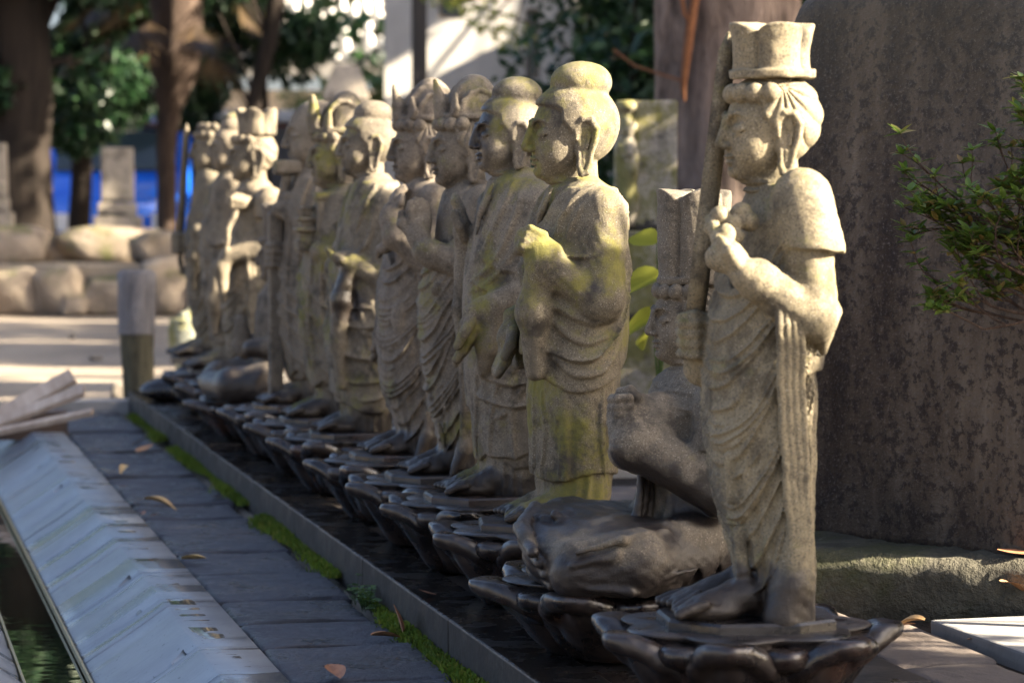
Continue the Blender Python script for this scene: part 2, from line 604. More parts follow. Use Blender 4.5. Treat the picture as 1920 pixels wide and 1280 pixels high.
def fist(v, c, ax, n=4, L=.034, r=.0085, gap=.0155, rz=0.0):
    """closed hand round an upright shaft: stacked fingers, thumb over the top"""
    co, si = math.cos(rz), math.sin(rz)
    q = lambda x, y, z: (c[0] + x * co - y * si, c[1] + x * si + y * co, c[2] + z)
    v.ell(q(.012, 0, 0), (.022, .020, .032), .006)
    for i in range(n):
        z = (1.5 - i) * gap
        v.chain([q(.018, -.016, z), q(-.010, -.021, z), q(-.021, -.008, z), q(-.016, .012, z)], [r, r, r * .95, r * .85], .003)
    v.chain([q(.012, -.010, .030), q(-.008, -.014, .036), q(-.020, 0, .034)], [.010, .009, .0075], .004)


def flat_hand(v, wr, tip, side, nrm, s=1.0, curl=0.0):
    """open hand: wrist to finger tips, fingers spread along 'side', palm facing nrm"""
    wr, tip, side, nrm = [np.array(t, float) for t in (wr, tip, side, nrm)]
    d = tip - wr; L = np.linalg.norm(d); d /= L
    side /= np.linalg.norm(side); nrm /= np.linalg.norm(nrm)
    for j, (u, ln) in enumerate(((-.6, .40), (-.2, .48), (.2, .46), (.6, .38))):
        a = wr + d * L * .12 + side * .011 * s * u; b = wr + d * L * .52 + side * .026 * s * u
        c = b + d * L * ln * .55 + nrm * curl * .012; e = c + d * L * ln * .45 + nrm * curl * .022
        v.chain([tuple(a), tuple(b), tuple(c), tuple(e)], [.011 * s, .0105 * s, .0085 * s, .0070 * s], .004)
    v.ell(tuple(wr + d * L * .3), (.020 * s, .020 * s, .022 * s), .008)
    t0 = wr + d * L * .2 - side * .02 * s
    v.chain([tuple(t0), tuple(t0 + d * L * .22 - side * .014 * s + nrm * .006), tuple(t0 + d * L * .46 - side * .012 * s + nrm * .014)],
            [.010 * s, .009 * s, .0075 * s], .004)


def foot(v, heel, s=1.0, dz=0.0):
    x, y, z = heel[0], heel[1], .002
    v.cone((x, y, z + .030 * s), (x - .055 * s, y, z + .014 * s), .026 * s, .019 * s, .01)
    v.ell((x - .045 * s, y, z + .012 * s), (.045 * s, .030 * s, .016 * s), .008)
    for i in range(5):
        yy = y + (-2 + i) * .0130 * s
        ln = .092 - .0035 * (i if True else 0) if y < 0 else .092 - .0035 * (4 - i)
        rr = (.0082 if ((y < 0 and i == 4) or (y > 0 and i == 0)) else .0062) * s
        v.chain([(x - .060 * s, yy, z + .020 * s), (x - ln * .88 * s, yy, z + .014 * s), (x - (ln + .006) * s, yy, z + .008 * s)], [rr, rr * 1.1, rr], .001)
    for i in range(4):
        yy = y + (-1.5 + i) * .0130 * s
        v.cone((x - .072 * s, yy, z + .027 * s), (x - .11 * s, yy, z + .012 * s), .0028, .0036, .002, cut=True)


class Fig:
    """survey sheet of one figure: pixel readings turned into its own metres"""
    def __init__(s, Y, h, z0=.25, lo=(-.19, -.20), hi=(.17, .20), top=.92):
        s.X, s.Y, s.z0 = 1.306, Y, z0
        s.phi = math.atan2(s.X, Y); s.D = s.X * math.sin(YAW) + Y * math.cos(YAW)
        s.m = s.D / 5300
        s.px0 = 960 + 5300 * math.tan(s.phi - YAW)
        s.py0 = 352 + (EYE - z0) / s.m
        s.c, s.s = math.cos(s.phi), math.sin(s.phi)
        s.v = Vol((lo[0], lo[1], -.004), (hi[0], hi[1], top), h)
        s.h = h

    def x(s, px, y=0.0): return ((px - s.px0) * s.m + y * s.s) / s.c
    def z(s, py): return (s.py0 - py) * s.m
    def P(s, px, py, y=0.0): return (s.x(px, y), y, s.z(py))

    def prof(s, rows):
        out = []
        for (py, l, r, b) in rows:
            hw = (r - l) / 2 * s.m
            a = math.sqrt(max(hw * hw - (b * s.s) ** 2, (.5 * hw) ** 2)) / s.c
            out.append((s.z(py), s.x((l + r) / 2), a, b))
        return out

    def on(s, pr, px, py, off=0.0):
        """point of the near surface of a lofted body under a sheet reading"""
        z = s.z(py); q = sorted(pr); zs = [p[0] for p in q]
        cx, a, b = [float(np.interp(z, zs, [p[i] for p in q])) for i in (1, 2, 3)]
        a += off; b += off; y = -.08
        for _ in range(10):
            x = s.x(px, y); y = .5 * y - .5 * b * math.sqrt(min(1, max(.03, 1 - ((x - cx) / a) ** 2)))
        return (s.x(px, y), y, z)

    def lines(s, pr, polys, r=.0055, off=.0, k=.004, cut=False, sink=.3):
        """carved fold lines drawn on the surface"""
        for L in polys:
            L = np.array(L, float); m_ = len(L)
            t = np.linspace(0, m_ - 1, (m_ - 1) * 5 + 1)
            Pp = np.vstack([2 * L[0] - L[1], L, 2 * L[-1] - L[-2]])
            pts = []
            for u in t:
                i = min(int(u), m_ - 2); w_ = u - i; p0, p1, p2, p3 = Pp[i:i + 4]
                q = .5 * (2 * p1 + (p2 - p0) * w_ + (2 * p0 - 5 * p1 + 4 * p2 - p3) * w_ ** 2 + (3 * p1 - p0 - 3 * p2 + p3) * w_ ** 3)
                pts.append(s.on(pr, q[0], q[1], off - r * sink))
            n_ = len(pts)
            s.v.chain(pts, [r * (.45 + .55 * min(1, min(i, n_ - 1 - i) / 4)) for i in range(n_)], k, cut)

    def headvol(s, o, H, kind, h, nh=1.0):
        hv = Vol((o[0] - .66 * H, -.56 * H, o[2] - .17 * H), (o[0] + .66 * H, .56 * H, o[2] + 1.36 * H), h)
        hv.rough = .35
        head(hv, o, H, kind, nh)
        s.v.cone((o[0] + .05 * H, 0, o[2] - .36 * H), (o[0] + .04 * H, 0, o[2] - .02 * H), .27 * H, .235 * H, .05 * H)
        return hv

    def headp(s, nose, chin, top, y=0.0):
        H = (chin - top) * s.m
        return (s.x(nose) + .545 * H, y, s.z(chin)), H


# ------------------------------------------------------------------ the thirteen figures
def blade(P0, P1, w, t):
    """flat double-edged blade with a mid rib from P0 (hilt) to P1 (tip)"""
    P0, P1 = np.array(P0, float), np.array(P1, float)
    d = P1 - P0; L = np.linalg.norm(d); d /= L
    side = np.array([d[2], 0, -d[0]]); side /= np.linalg.norm(side)
    nrm = np.cross(d, side)
    V, F = [], []
    st = [(0, 1), (.3, 1), (.7, .97), (.93, .9), (1.0, .25)]
    for (u, s) in st:
        c = P0 + d * L * u
        for (a, b) in ((-1, 0), (-.25, 1), (.25, 1), (1, 0), (.25, -1), (-.25, -1)):
            V.append(c + side * a * w * s * .5 + nrm * b * t * .5)
    n = 6
    for i in range(len(st) - 1):
        for j in range(n): F.append((i * n + j, i * n + (j + 1) % n, (i + 1) * n + (j + 1) % n, (i + 1) * n + j))
    F += [(0, 5, 4, 3), (0, 3, 2, 1), (24, 25, 26, 27), (24, 27, 28, 29)]
    return np.array(V), np.array(F)


def bosatsu_skirt(v, pr, f, hems, th0=-.35, c=.075, amp=.0150, sw=1.0):
    """layered skirt: each hem hangs in a U on the near leg, with swag ridges above it"""
    zt = max(p[0] for p in pr)
    v.loft(pr, 0, folds=[pleat(16, .007, -.02, hems[-1] + .02, -2.6, .6), swag(.02, hems[-1], th0, c, .034, amp * .7 * sw)])
    for i, hm in enumerate(hems):
        ztop = hm + (.16 if i < len(hems) - 1 else .13)
        v.loft(pr, .009 + .004 * i, hem=lambda th, hm=hm: hm + c * np.clip(th - th0, -1.6, 1.3) ** 2,
               folds=[swag(hm - .01, hm + .042, th0, c, .0150, amp * .60 * sw, ph=.1), swag(hm + .045, hm + .15, th0 + .1, c * 1.3, .036, amp * .62 * sw, -1.5, .6)],
               zr=(hm - .03, min(zt, hm + .23)), top=lambda th, ztop=ztop: ztop + .09 * np.abs(th - th0), k=.004)


def fig1():
    f = Fig(3.98, .0026, hi=(.17, .20), lo=(-.21, -.20), top=.90); v, P = f.v, f.P
    pr = f.prof([(345, 1405, 1510, .05), (372, 1392, 1532, .092), (420, 1382, 1545, .105), (500, 1376, 1545, .10), (600, 1350, 1540, .10),
                 (700, 1337, 1530, .105), (830, 1338, 1528, .105), (970, 1357, 1526, .10), (1060, 1380, 1526, .095), (1190, 1388, 1530, .095)])
    zw = f.z(640)
    v.loft([p for p in pr if p[0] > zw - .05], 0, folds=[pleat(26, .003, f.z(620), f.z(430), -1.0, 1.0)], zr=(zw - .03, f.z(345)), k=.01)
    bosatsu_skirt(v, pr, f, [f.z(970), f.z(838), f.z(706)], th0=-.32, c=.085, sw=1.0)
    for dx, rr in ((0, .006), (9, .005)):                               # middle pleat between the legs
        v.chain([P(1366 + dx, 850, -.055), P(1372 + dx, 930, -.055)], rr, .004)
        v.chain([P(1384 + dx, 985, -.05), P(1392 + dx, 1060, -.055), P(1388 + dx, 1110, -.05)], rr, .006)
    f.lines(pr, [[(1352, 600), (1346, 640), (1350, 690)], [(1400, 600), (1420, 640), (1418, 690)], [(1405, 845), (1400, 880), (1408, 920)]], .004, .010, .003, sink=.1)
    # left arm, cape over the shoulder, forearm across the chest
    v.cone(P(1500, 372, -.085), P(1522, 470, -.110), .044, .047, .012, clip=lambda x, y, z: f.z(470) - .10 * (x - f.x(1520)) - z)
    v.cone(P(1505, 390, -.095), P(1522, 590, -.118), .040, .036, .008)
    v.cone(P(1520, 588, -.120), P(1402, 512, -.118), .036, .026, .008)
    v.cone(P(1428, 527, -.118), P(1418, 520, -.118), .0315, .031, .002)
    v.cone(P(1535, 585, -.10), P(1541, 652, -.085), .032, .006, .006)
    v.ell(P(1500, 640, -.108), (.030, .016, .026), .004, cut=True)
    flat_hand(v, P(1398, 508, -.115), P(1330, 440, -.075), (0.3, .9, -.2), (.3, .8, .5), 1.05, curl=1.2)
    v.ell(P(1362, 478, -.095), (.030, .024, .026), .006)
    for (a, b, y, r) in ((1352, 405, -.06, .015), (1362, 436, -.085, .0145), (1338, 428, -.06, .013), (1376, 420, -.07, .013), (1390, 400, -.06, .016),
                         (1404, 416, -.07, .015), (1380, 442, -.08, .012)):
        v.ell(P(a, b, y), (r, r, r), .003)
    # scarf: fluted strip from the forearm to the foot, tail sweeping forward
    for i in range(4):
        o = i * 13
        v.chain([P(1458 + o, 545 - 3 * i, -.138), P(1461 + o, 600, -.142), P(1463 + o, 720, -.128), P(1472 + o * .95, 860, -.120), P(1486 + o * .8, 1000, -.112), P(1494 + o * .7, 1150, -.104)],
                [.0052, .0056, .0058, .0058, .0060, .0062], .0012)
    v.chain([P(1496, 960, -.095), P(1484, 1080, -.098), P(1468, 1145, -.098)], [.014, .026, .030], .016)
    # right arm with the sword fist, held forward
    v.cone(P(1440, 420, .10), P(1420, 600, .135), .04, .036, .01)
    v.cone(P(1415, 600, .135), P(1330, 680, .075), .036, .033, .008)
    v.cone(P(1318, 690, .07), P(1310, 650, .06), .030, .026, .006)
    fist(v, P(1300, 636, .055), None, rz=.25)
    foot(v, P(1400, 1170, -.045), 1.12); foot(v, P(1382, 1165, .045), 1.12)
    o, H = f.headp(1346, 334, 146)
    hv = f.headvol(o, H, 'crown', 0.0017)
    cr = Vol((o[0] - .10, -.10, o[2] + .85 * H), (o[0] + .12, .10, o[2] + 1.6 * H), .0022)
    zc = o[2] + 1.0 * H
    cr.loft([(zc - .002, f.x(1446), .063, .060), (zc + .011, f.x(1446), .064, .061)], k=.002)
    lobed_crown(cr, (f.x(1444), 0, zc + .008), .0565, f.z(56) - zc, n=4, flare=.13, groove=.24, arch=.20, ph=.785, hollow=False)
    return f, {'figure': v, 'head': hv, 'crown': cr}, {'sword': blade(P(1301, 612, .055), P(1366, 58, .055), .031, .010)}


def fig2():
    f = Fig(4.60, .0031, z0=.222, lo=(-.235, -.27), hi=(.22, .27), top=.66); v, P = f.v, f.P
    # crossed legs under the robe
    c = P(1168, 1030, 0)
    v.ell((c[0] + .01, 0, .048), (.165, .205, .048), .02)
    v.ell(P(1150, 1012, -.07), (.13, .13, .052), .02); v.ell(P(1120, 1005, .07), (.12, .12, .052), .02)
    v.chain([P(1330, 1015, -.09), P(1190, 1030, -.205), P(1095, 1040, -.19)], [.062, .056, .050], .02)
    v.chain([P(1095, 1040, -.185), P(1040, 1030, -.09), P(1015, 1000, .02)], [.046, .040, .036], .012)
    v.chain([P(1330, 1015, .09), P(1190, 1030, .20), P(1060, 1010, .17), P(1010, 990, .05)], [.062, .056, .050, .036], .02)
    for i in range(4):                                                  # rolls of cloth over the shins
        v.chain([P(1003 + 4 * i, 956 + 26 * i, .06), P(984 + 8 * i, 982 + 25 * i, -.03), P(1006 + 12 * i, 1010 + 21 * i, -.14)], [.013, .016, .010], .003)
    v.chain([P(1262, 958, -.13), P(1278, 985, -.172), P(1290, 1025, -.190), P(1300, 1062, -.182), P(1304, 1095, -.155)], [.004, .008, .010, .010, .009], .006, cut=True)
    v.chain([P(1312, 962, -.10), P(1326, 990, -.140), P(1338, 1030, -.155), P(1346, 1090, -.135)], [.004, .008, .009, .008], .006, cut=True)
    for (x0_, y0_, x1_, y1_, x2_, y2_) in ((1088, 1000, 1170, 978, 1250, 968), (1082, 1022, 1160, 1006, 1240, 1000), (1098, 1062, 1180, 1070, 1270, 1074)):
        v.chain([P(x0_, y0_, -.232), P(x1_, y1_, -.250), P(x2_, y2_, -.200)], [.004, .007, .004], .008)
    for (a, b, y) in ((1120, 1300, 1046), (1110, 1260, 1066)):
        v.chain([P(a, y, -.238), P((a + b) / 2, y + 6, -.252), P(b, y - 8, -.225)], [.003, .005, .003], .006)
    flat_hand(v, P(1085, 985, -.02), P(1010, 965, .0), (0, 1, 0), (0, 0, 1), 1.1)
    pr = f.prof([(690, 1262, 1365, .055), (720, 1240, 1395, .105), (770, 1214, 1405, .130), (850, 1204, 1400, .125), (930, 1194, 1390, .12), (1010, 1180, 1395, .125)])
    v.loft(pr, 0, folds=[pleat(22, .0035, f.z(1010), f.z(900), -1.2, 1.2)], k=.012)
    # wide collar shawl in two bands
    v.loft(f.prof([(686, 1262, 1365, .06), (715, 1228, 1400, .115), (752, 1216, 1412, .138), (790, 1214, 1416, .142)]), .002,
           hem=lambda th: f.z(772) + .035 * np.cos(th) * 0 + .03 * (th + .9) ** 2 * .5, folds=[swag(f.z(790), f.z(690), -.9, .018, .028, .004, w=.3)], k=.004)
    # left arm: shoulder, short sleeve, bare forearm lifted to the chest
    v.cone(P(1352, 745, -.115), P(1352, 905, -.150), .045, .044, .01)
    v.cone(P(1350, 760, -.118), P(1352, 835, -.135), .050, .052, .004, clip=lambda x, y, z: f.z(832) - z)
    v.cone(P(1345, 900, -.145), P(1192, 825, -.095), .046, .040, .012)
    v.cone(P(1192, 825, -.095), P(1176, 788, -.07), .039, .028, .012)
    v.cone(P(1183, 806, -.08), P(1181, 800, -.078), .0365, .036, .002)
    v.ell(P(1182, 764, -.062), (.030, .030, .034), .006)
    for i in range(4):
        v.chain([P(1182, 738 + 15 * i, -.094), P(1160, 739 + 15 * i, -.088), P(1149, 742 + 15 * i, -.060), P(1156, 743 + 15 * i, -.036)], [.0088, .0088, .0085, .0075], .0015)
    v.chain([P(1164, 730, -.055), P(1182, 727, -.070), P(1196, 738, -.082)], [.0085, .0095, .010], .003)
    v.cone(P(1180, 790, -.068), P(1198, 828, -.092), .034, .041, .010)
    v.ell(P(1232, 800, -.055), (.055, .055, .062), .02)
    for i in range(6):                                                  # fluted sash end below the hands
        v.chain([P(1202 + 9 * i, 880, -.075 + .008 * i), P(1196 + 9.5 * i, 965, -.085 + .008 * i)], [.006, .008], .003)
    v.cone(P(1300, 760, .12), P(1280, 890, .14), .045, .042, .01)
    v.cone(P(1280, 890, .14), P(1180, 850, .05), .042, .035, .01)
    o, H = f.headp(1214, 674, 520)
    hv = f.headvol(o, H, 'crown', 0.0018)
    cr = Vol((o[0] - .11, -.10, o[2] + .85 * H), (o[0] + .13, .10, .672), .0028)
    zc = o[2] + .93 * H
    cr.loft([(zc - .002, o[0] + .01, .067, .060), (zc + .010, o[0] + .01, .068, .061)], k=.002)
    lobed_crown(cr, (o[0] + .006, 0, zc + .008), .061, f.z(364) - zc, n=4, flare=.05, groove=.22, arch=.11, ph=.785, hollow=False)
    return f, {'figure': v, 'head': hv, 'crown': cr}, {}


def buddha_robe(f, pr, hems, th0=-1.35, c=.05, amp=.007, V=True):
    """inner skirt, robe, and outer robe with sleeve hanging in a deep U on the near side"""
    v = f.v
    z_out, z_mid = hems
    v.loft(pr, -.010, folds=[pleat(14, .005, -.02, z_mid + .03, -2.4, .8)])
    v.loft(pr, .000, hem=lambda th: z_mid + .007 * np.sin(3 * th + .6) + .004 * np.abs(th), zr=(z_mid - .02, max(p[0] for p in pr)),
           folds=[pleat(12, .008, z_mid - .05, z_out + .02, -1.3, .9, drift=1.0)])
    v.loft(pr, .011, hem=lambda th: z_out + c * np.clip(th - th0, -1.7, 1.15) ** 2, zr=(z_out - .02, max(p[0] for p in pr) - .015),
           folds=[swag(z_out + .025, z_out + .30, th0 + .15, c * 1.6, .062, amp, -2.6, .55, w=.24),
                  pleat(15, .0085, z_out, z_out + .34, -.75, .9, drift=.7), pleat(19, .006, z_out - .02, z_out + .20, -2.6, -1.9)],
           top=lambda th: max(p[0] for p in pr) - .02 - .12 * np.exp(-(th / .45) ** 2), k=.005)


def fig3():
    f = Fig(5.20, .0032, lo=(-.20, -.20), hi=(.19, .20), top=.90); v, P = f.v, f.P
    pr = f.prof([(330, 1045, 1115, .05), (352, 1026, 1146, .092), (392, 1010, 1166, .120), (500, 996, 1170, .128), (620, 990, 1168, .130),
                 (730, 988, 1163, .128), (880, 995, 1158, .122), (1010, 1003, 1152, .112)])
    buddha_robe(f, pr, (f.z(728), f.z(893)), th0=-1.40, c=.050, amp=.015)
    v.cone(P(1128, 395, -.105), P(1128, 555, -.135), .046, .042, .016)
    v.cone(P(1122, 560, -.132), P(1025, 490, -.118), .040, .030, .012)
    v.cone(P(1030, 478, -.112), P(990, 446, -.095), .030, .022, .006)
    for q in range(4): v.chain([P(1020 - 2 * q, 440 + 9 * q, -.116), P(996 - 5 * q, 428 + 10 * q, -.112), P(978 - 2 * q, 436 + 10 * q, -.092), P(990, 448 + 8 * q, -.075)], [.009, .009, .0085, .0075], .002)
    v.chain([P(1012, 490, -.108), P(1000, 580, -.10), P(1004, 690, -.095)], [.026, .028, .018], .026)
    f.lines(pr, [[(1118, 346), (1085, 366), (1056, 402), (1042, 445), (1034, 478)], [(1128, 352), (1100, 376), (1074, 414), (1060, 465)], [(1142, 368), (1120, 396), (1098, 436), (1088, 480)], [(1036, 352), (1018, 392), (1006, 432)]], .0065, .010, .003, sink=.0)
    f.lines(pr, [[(1000, 505), (1005, 580), (1030, 650), (1072, 690), (1122, 690), (1158, 650)], [(1012, 515), (1026, 568), (1056, 614), (1098, 636), (1140, 620), (1162, 585)], [(1036, 530), (1062, 570), (1102, 588), (1148, 565)],
                 [(995, 540), (994, 620), (1006, 682), (1040, 714)], [(1022, 520), (1016, 620), (1024, 690)], [(1150, 420), (1156, 520), (1152, 640)], [(1162, 430), (1164, 520), (1160, 600)]], .0065, .013, .004, sink=.1)
    f.lines(pr, [[(1002, 700), (1004, 800), (1000, 885)], [(1016, 730), (1022, 815), (1014, 890)], [(1058, 745), (1056, 825), (1048, 890)], [(1130, 725), (1126, 800), (1134, 885)], [(1030, 745), (1046, 775), (1042, 800)]], .0055, .002, .004, sink=.1)
    # right hand lowered in front
    v.cone(P(1035, 480, .115), P(1000, 590, .12), .042, .034, .012)
    v.cone(P(1000, 590, .12), P(962, 600, .10), .030, .022, .008)
    flat_hand(v, P(958, 605, .09), P(945, 705, .075), (0, 1, 0), (-1, 0, 0), 1.25, curl=.4)
    v.box(P(985, 640, .115), (.024, .022, .06), .01, rd=.008)
    foot(v, P(1050, 988, -.045), 1.1); foot(v, P(1040, 985, .045), 1.1)
    o, H = f.headp(983, 334, 164)
    hv = f.headvol(o, H, 'buddha', 0.0019, 1.02)
    return f, {'figure': v, 'head': hv}, {}


def fig4():
    f = Fig(5.68, .0034, lo=(-.21, -.20), hi=(.19, .20), top=.90); v, P = f.v, f.P
    pr = f.prof([(315, 940, 1010, .05), (338, 918, 1030, .092), (390, 898, 1046, .120), (470, 882, 1050, .124), (560, 874, 1048, .124),
                 (700, 878, 1044, .122), (850, 888, 1040, .116), (960, 896, 1036, .108)])
    zt = pr[0][0]
    v.loft(pr, -.010, folds=[pleat(18, .006, -.02, f.z(840), -1.6, 1.0)])
    v.loft(pr, .0, hem=lambda th: f.z(862) + .05 * np.clip(-.15 - th, 0, .5) - .055 * np.clip(-.65 - th, 0, .6), zr=(f.z(885), zt),
           folds=[pleat(11, .006, f.z(840), f.z(640), -1.6, .8, drift=1.4)])
    v.loft(pr, .010, hem=lambda th: f.z(850) + .16 * np.clip(th + .62, 0, .6) + .03 * np.clip(-1.3 - th, 0, 1), zr=(f.z(870), zt - .015),
           folds=[swag(f.z(780), f.z(440), -1.2, .055, .058, .012, -2.6, -.3, w=.22), pleat(16, .004, f.z(820), f.z(560), -1.4, -.45)],
           top=lambda th: zt - .02 - .20 * np.exp(-((th - .05) / .62) ** 2), k=.005)
    # crossed lapels, sash folds over the belly, long falls of the robe
    f.lines(pr, [[(966, 338), (946, 382), (922, 432), (906, 476)], [(984, 346), (968, 392), (946, 452), (916, 500), (882, 530)], [(992, 400), (962, 470), (922, 522), (880, 548)],
                 [(1000, 450), (966, 512), (922, 552), (884, 574)], [(925, 345), (906, 390), (894, 440)]], .0068, .010, .003, sink=.0)
    f.lines(pr, [[(905, 570), (900, 650), (893, 745), (892, 850)], [(932, 610), (936, 690), (922, 770), (918, 840)], [(1000, 565), (986, 640), (952, 700), (918, 722)], [(1010, 620), (990, 700), (950, 762), (925, 780)], [(960, 700), (958, 780), (964, 850)]], .006, .012, .004, sink=.1)
    v.cone(P(1008, 385, -.105), P(1000, 540, -.125), .045, .040, .015)
    v.cone(P(1000, 540, -.125), P(915, 575, -.115), .038, .028, .012)
    v.chain([P(930, 570, -.115), P(915, 640, -.11), P(905, 690, -.10)], [.028, .026, .010], .012)
    flat_hand(v, P(890, 575, -.112), P(872, 676, -.100), (.4, 1, 0), (-1, 0, .1), 1.15, curl=.5)
    v.cone(P(905, 572, -.112), P(885, 582, -.112), .022, .018, .006)
    # right hand raised beside the chest, sleeve falling from the wrist
    v.cone(P(930, 390, .105), P(905, 520, .125), .042, .036, .012)
    v.cone(P(905, 520, .125), P(872, 460, .10), .034, .024, .01)
    flat_hand(v, P(872, 465, .10), P(862, 372, .095), (.3, 1, 0), (-1, 0, .2), 1.2, curl=.3)
    v.chain([P(872, 480, .105), P(862, 580, .11), P(868, 700, .105)], [.022, .017, .010], .01)
    foot(v, P(930, 944, -.045), 1.1); foot(v, P(918, 940, .045), 1.1)
    o, H = f.headp(883, 320, 182)
    hv = f.headvol(o, H, 'buddha', 0.002, 1.01)
    return f, {'figure': v, 'head': hv}, {}


def leaf_crown(cr, f, o, H, zc, tip_px, dome_py, px_c, h):
    """diadem: pointed front leaf, domed cap with arched side plates"""
    x0 = o[0] + .012
    cr.loft([(zc - .004, x0, .072, .066), (zc + .008, x0, .073, .067)], k=.002)
    zt = f.z(dome_py)
    cr.ell((x0 + .008, 0, zc + .008), (.060, .060, zt - zc), .004)
    for i in range(4):
        a = R(-95 + 0 * i)
    for (yy, kx) in ((-.034, 1.0), (.034, 1.0)):
        L = []
        for t in np.linspace(0, 1, 8):
            an = PI * t
            L.append((x0 + .006 - .052 * math.cos(an), yy * (1 - .15 * math.sin(an)), zc + .012 + (zt - zc - .012) * .86 * math.sin(an) ** .8))
        cr.chain(L, .0075, .003)
    for (yy) in (-.050, .050):
        L = [(x0 + .01 - .040 * math.cos(PI * t), yy, zc + .008 + (zt - zc) * .58 * math.sin(PI * t)) for t in np.linspace(0, 1, 7)]
        cr.chain(L, .0065, .003)
    tx, tz = f.x(tip_px[0]), f.z(tip_px[1])
    for (yy, sc) in ((0, 1.0), (-.040, .62), (.040, .62)):
        b = (x0 - .066 + abs(yy) * .55, yy, zc + .006)
        m_ = (x0 - .070 + abs(yy) * .7, yy * 1.15, zc + .03 * sc)
        e = (tx + abs(yy) * .9, yy * 1.2, zc + (tz - zc) * sc)
        cr.chain([b, m_, e], [.019 * sc, .017 * sc, .004], .004)
        cr.chain([(b[0] - .004, yy - .012, b[2]), (m_[0] - .002, yy * 1.15 - .010, m_[2]), e], [.006, .006, .003], .003)
        cr.chain([(b[0] - .004, yy + .012, b[2]), (m_[0] - .002, yy * 1.15 + .010, m_[2]), e], [.006, .006, .003], .003)


def fig5():
    f = Fig(6.12, .0036, lo=(-.19, -.19), hi=(.17, .19), top=.80); v, P = f.v, f.P
    pr = f.prof([(340, 850, 915, .05), (362, 830, 935, .09), (410, 818, 942, .105), (500, 812, 940, .10), (560, 800, 938, .10),
                 (640, 800, 934, .105), (720, 806, 930, .105), (800, 818, 926, .10), (860, 828, 926, .095), (900, 830, 928, .095)])
    zw = f.z(570)
    v.loft([p for p in pr if p[0] > zw - .06], 0, zr=(zw - .03, f.z(338)), k=.01)
    bosatsu_skirt(v, pr, f, [f.z(782), f.z(692), f.z(622)], th0=-.05, c=.070)
    for (a, b) in ((0, .005), (10, .004)):
        v.chain([P(822 + a, 790, -.06), P(836 + a, 840, -.055), P(820 + a, 880, -.04)], b, .004)
    # arms: forearms meeting before the chest, palms together
    v.cone(P(905, 380, -.095), P(908, 505, -.12), .040, .036, .01)
    v.cone(P(905, 508, -.12), P(800, 470, -.06), .036, .028, .008)
    v.cone(P(818, 478, -.07), P(810, 474, -.065), .032, .032, .002)
    v.cone(P(870, 380, .095), P(860, 505, .12), .040, .036, .01)
    v.cone(P(860, 505, .12), P(795, 470, .03), .036, .028, .008)
    v.cone(P(797, 470, -.045), P(784, 440, -.03), .026, .026, .008)
    flat_hand(v, P(788, 450, -.030), P(784, 374, -.014), (1, .1, 0), (0, 1, 0), 1.15)
    flat_hand(v, P(788, 450, .018), P(784, 376, .008), (1, .1, 0), (0, -1, 0), 1.15)
    v.ell(P(818, 540, -.075), (.012, .008, .016), .004)
    for i in range(3):                                                  # scarf from the elbow
        v.chain([P(868 + 10 * i, 530, -.125), P(866 + 11 * i, 650, -.115), P(868 + 10 * i, 760, -.11), P(866 + 10 * i, 870, -.105)], .0075, .004)
    v.cone(P(870, 830, -.105), P(846, 888, -.105), .018, .008, .006)
    foot(v, P(850, 892, -.042), 1.05); foot(v, P(838, 888, .042), 1.05)
    o, H = f.headp(802, 346, 212)
    hv = f.headvol(o, H, 'crown', 0.0021)
    cr = Vol((o[0] - .12, -.10, o[2] + .85 * H), (o[0] + .12, .10, o[2] + 1.75 * H), .0030)
    leaf_crown(cr, f, o, H, o[2] + .93 * H, (817, 152), 147, 870, 0)
    return f, {'figure': v, 'head': hv, 'crown': cr}, {}


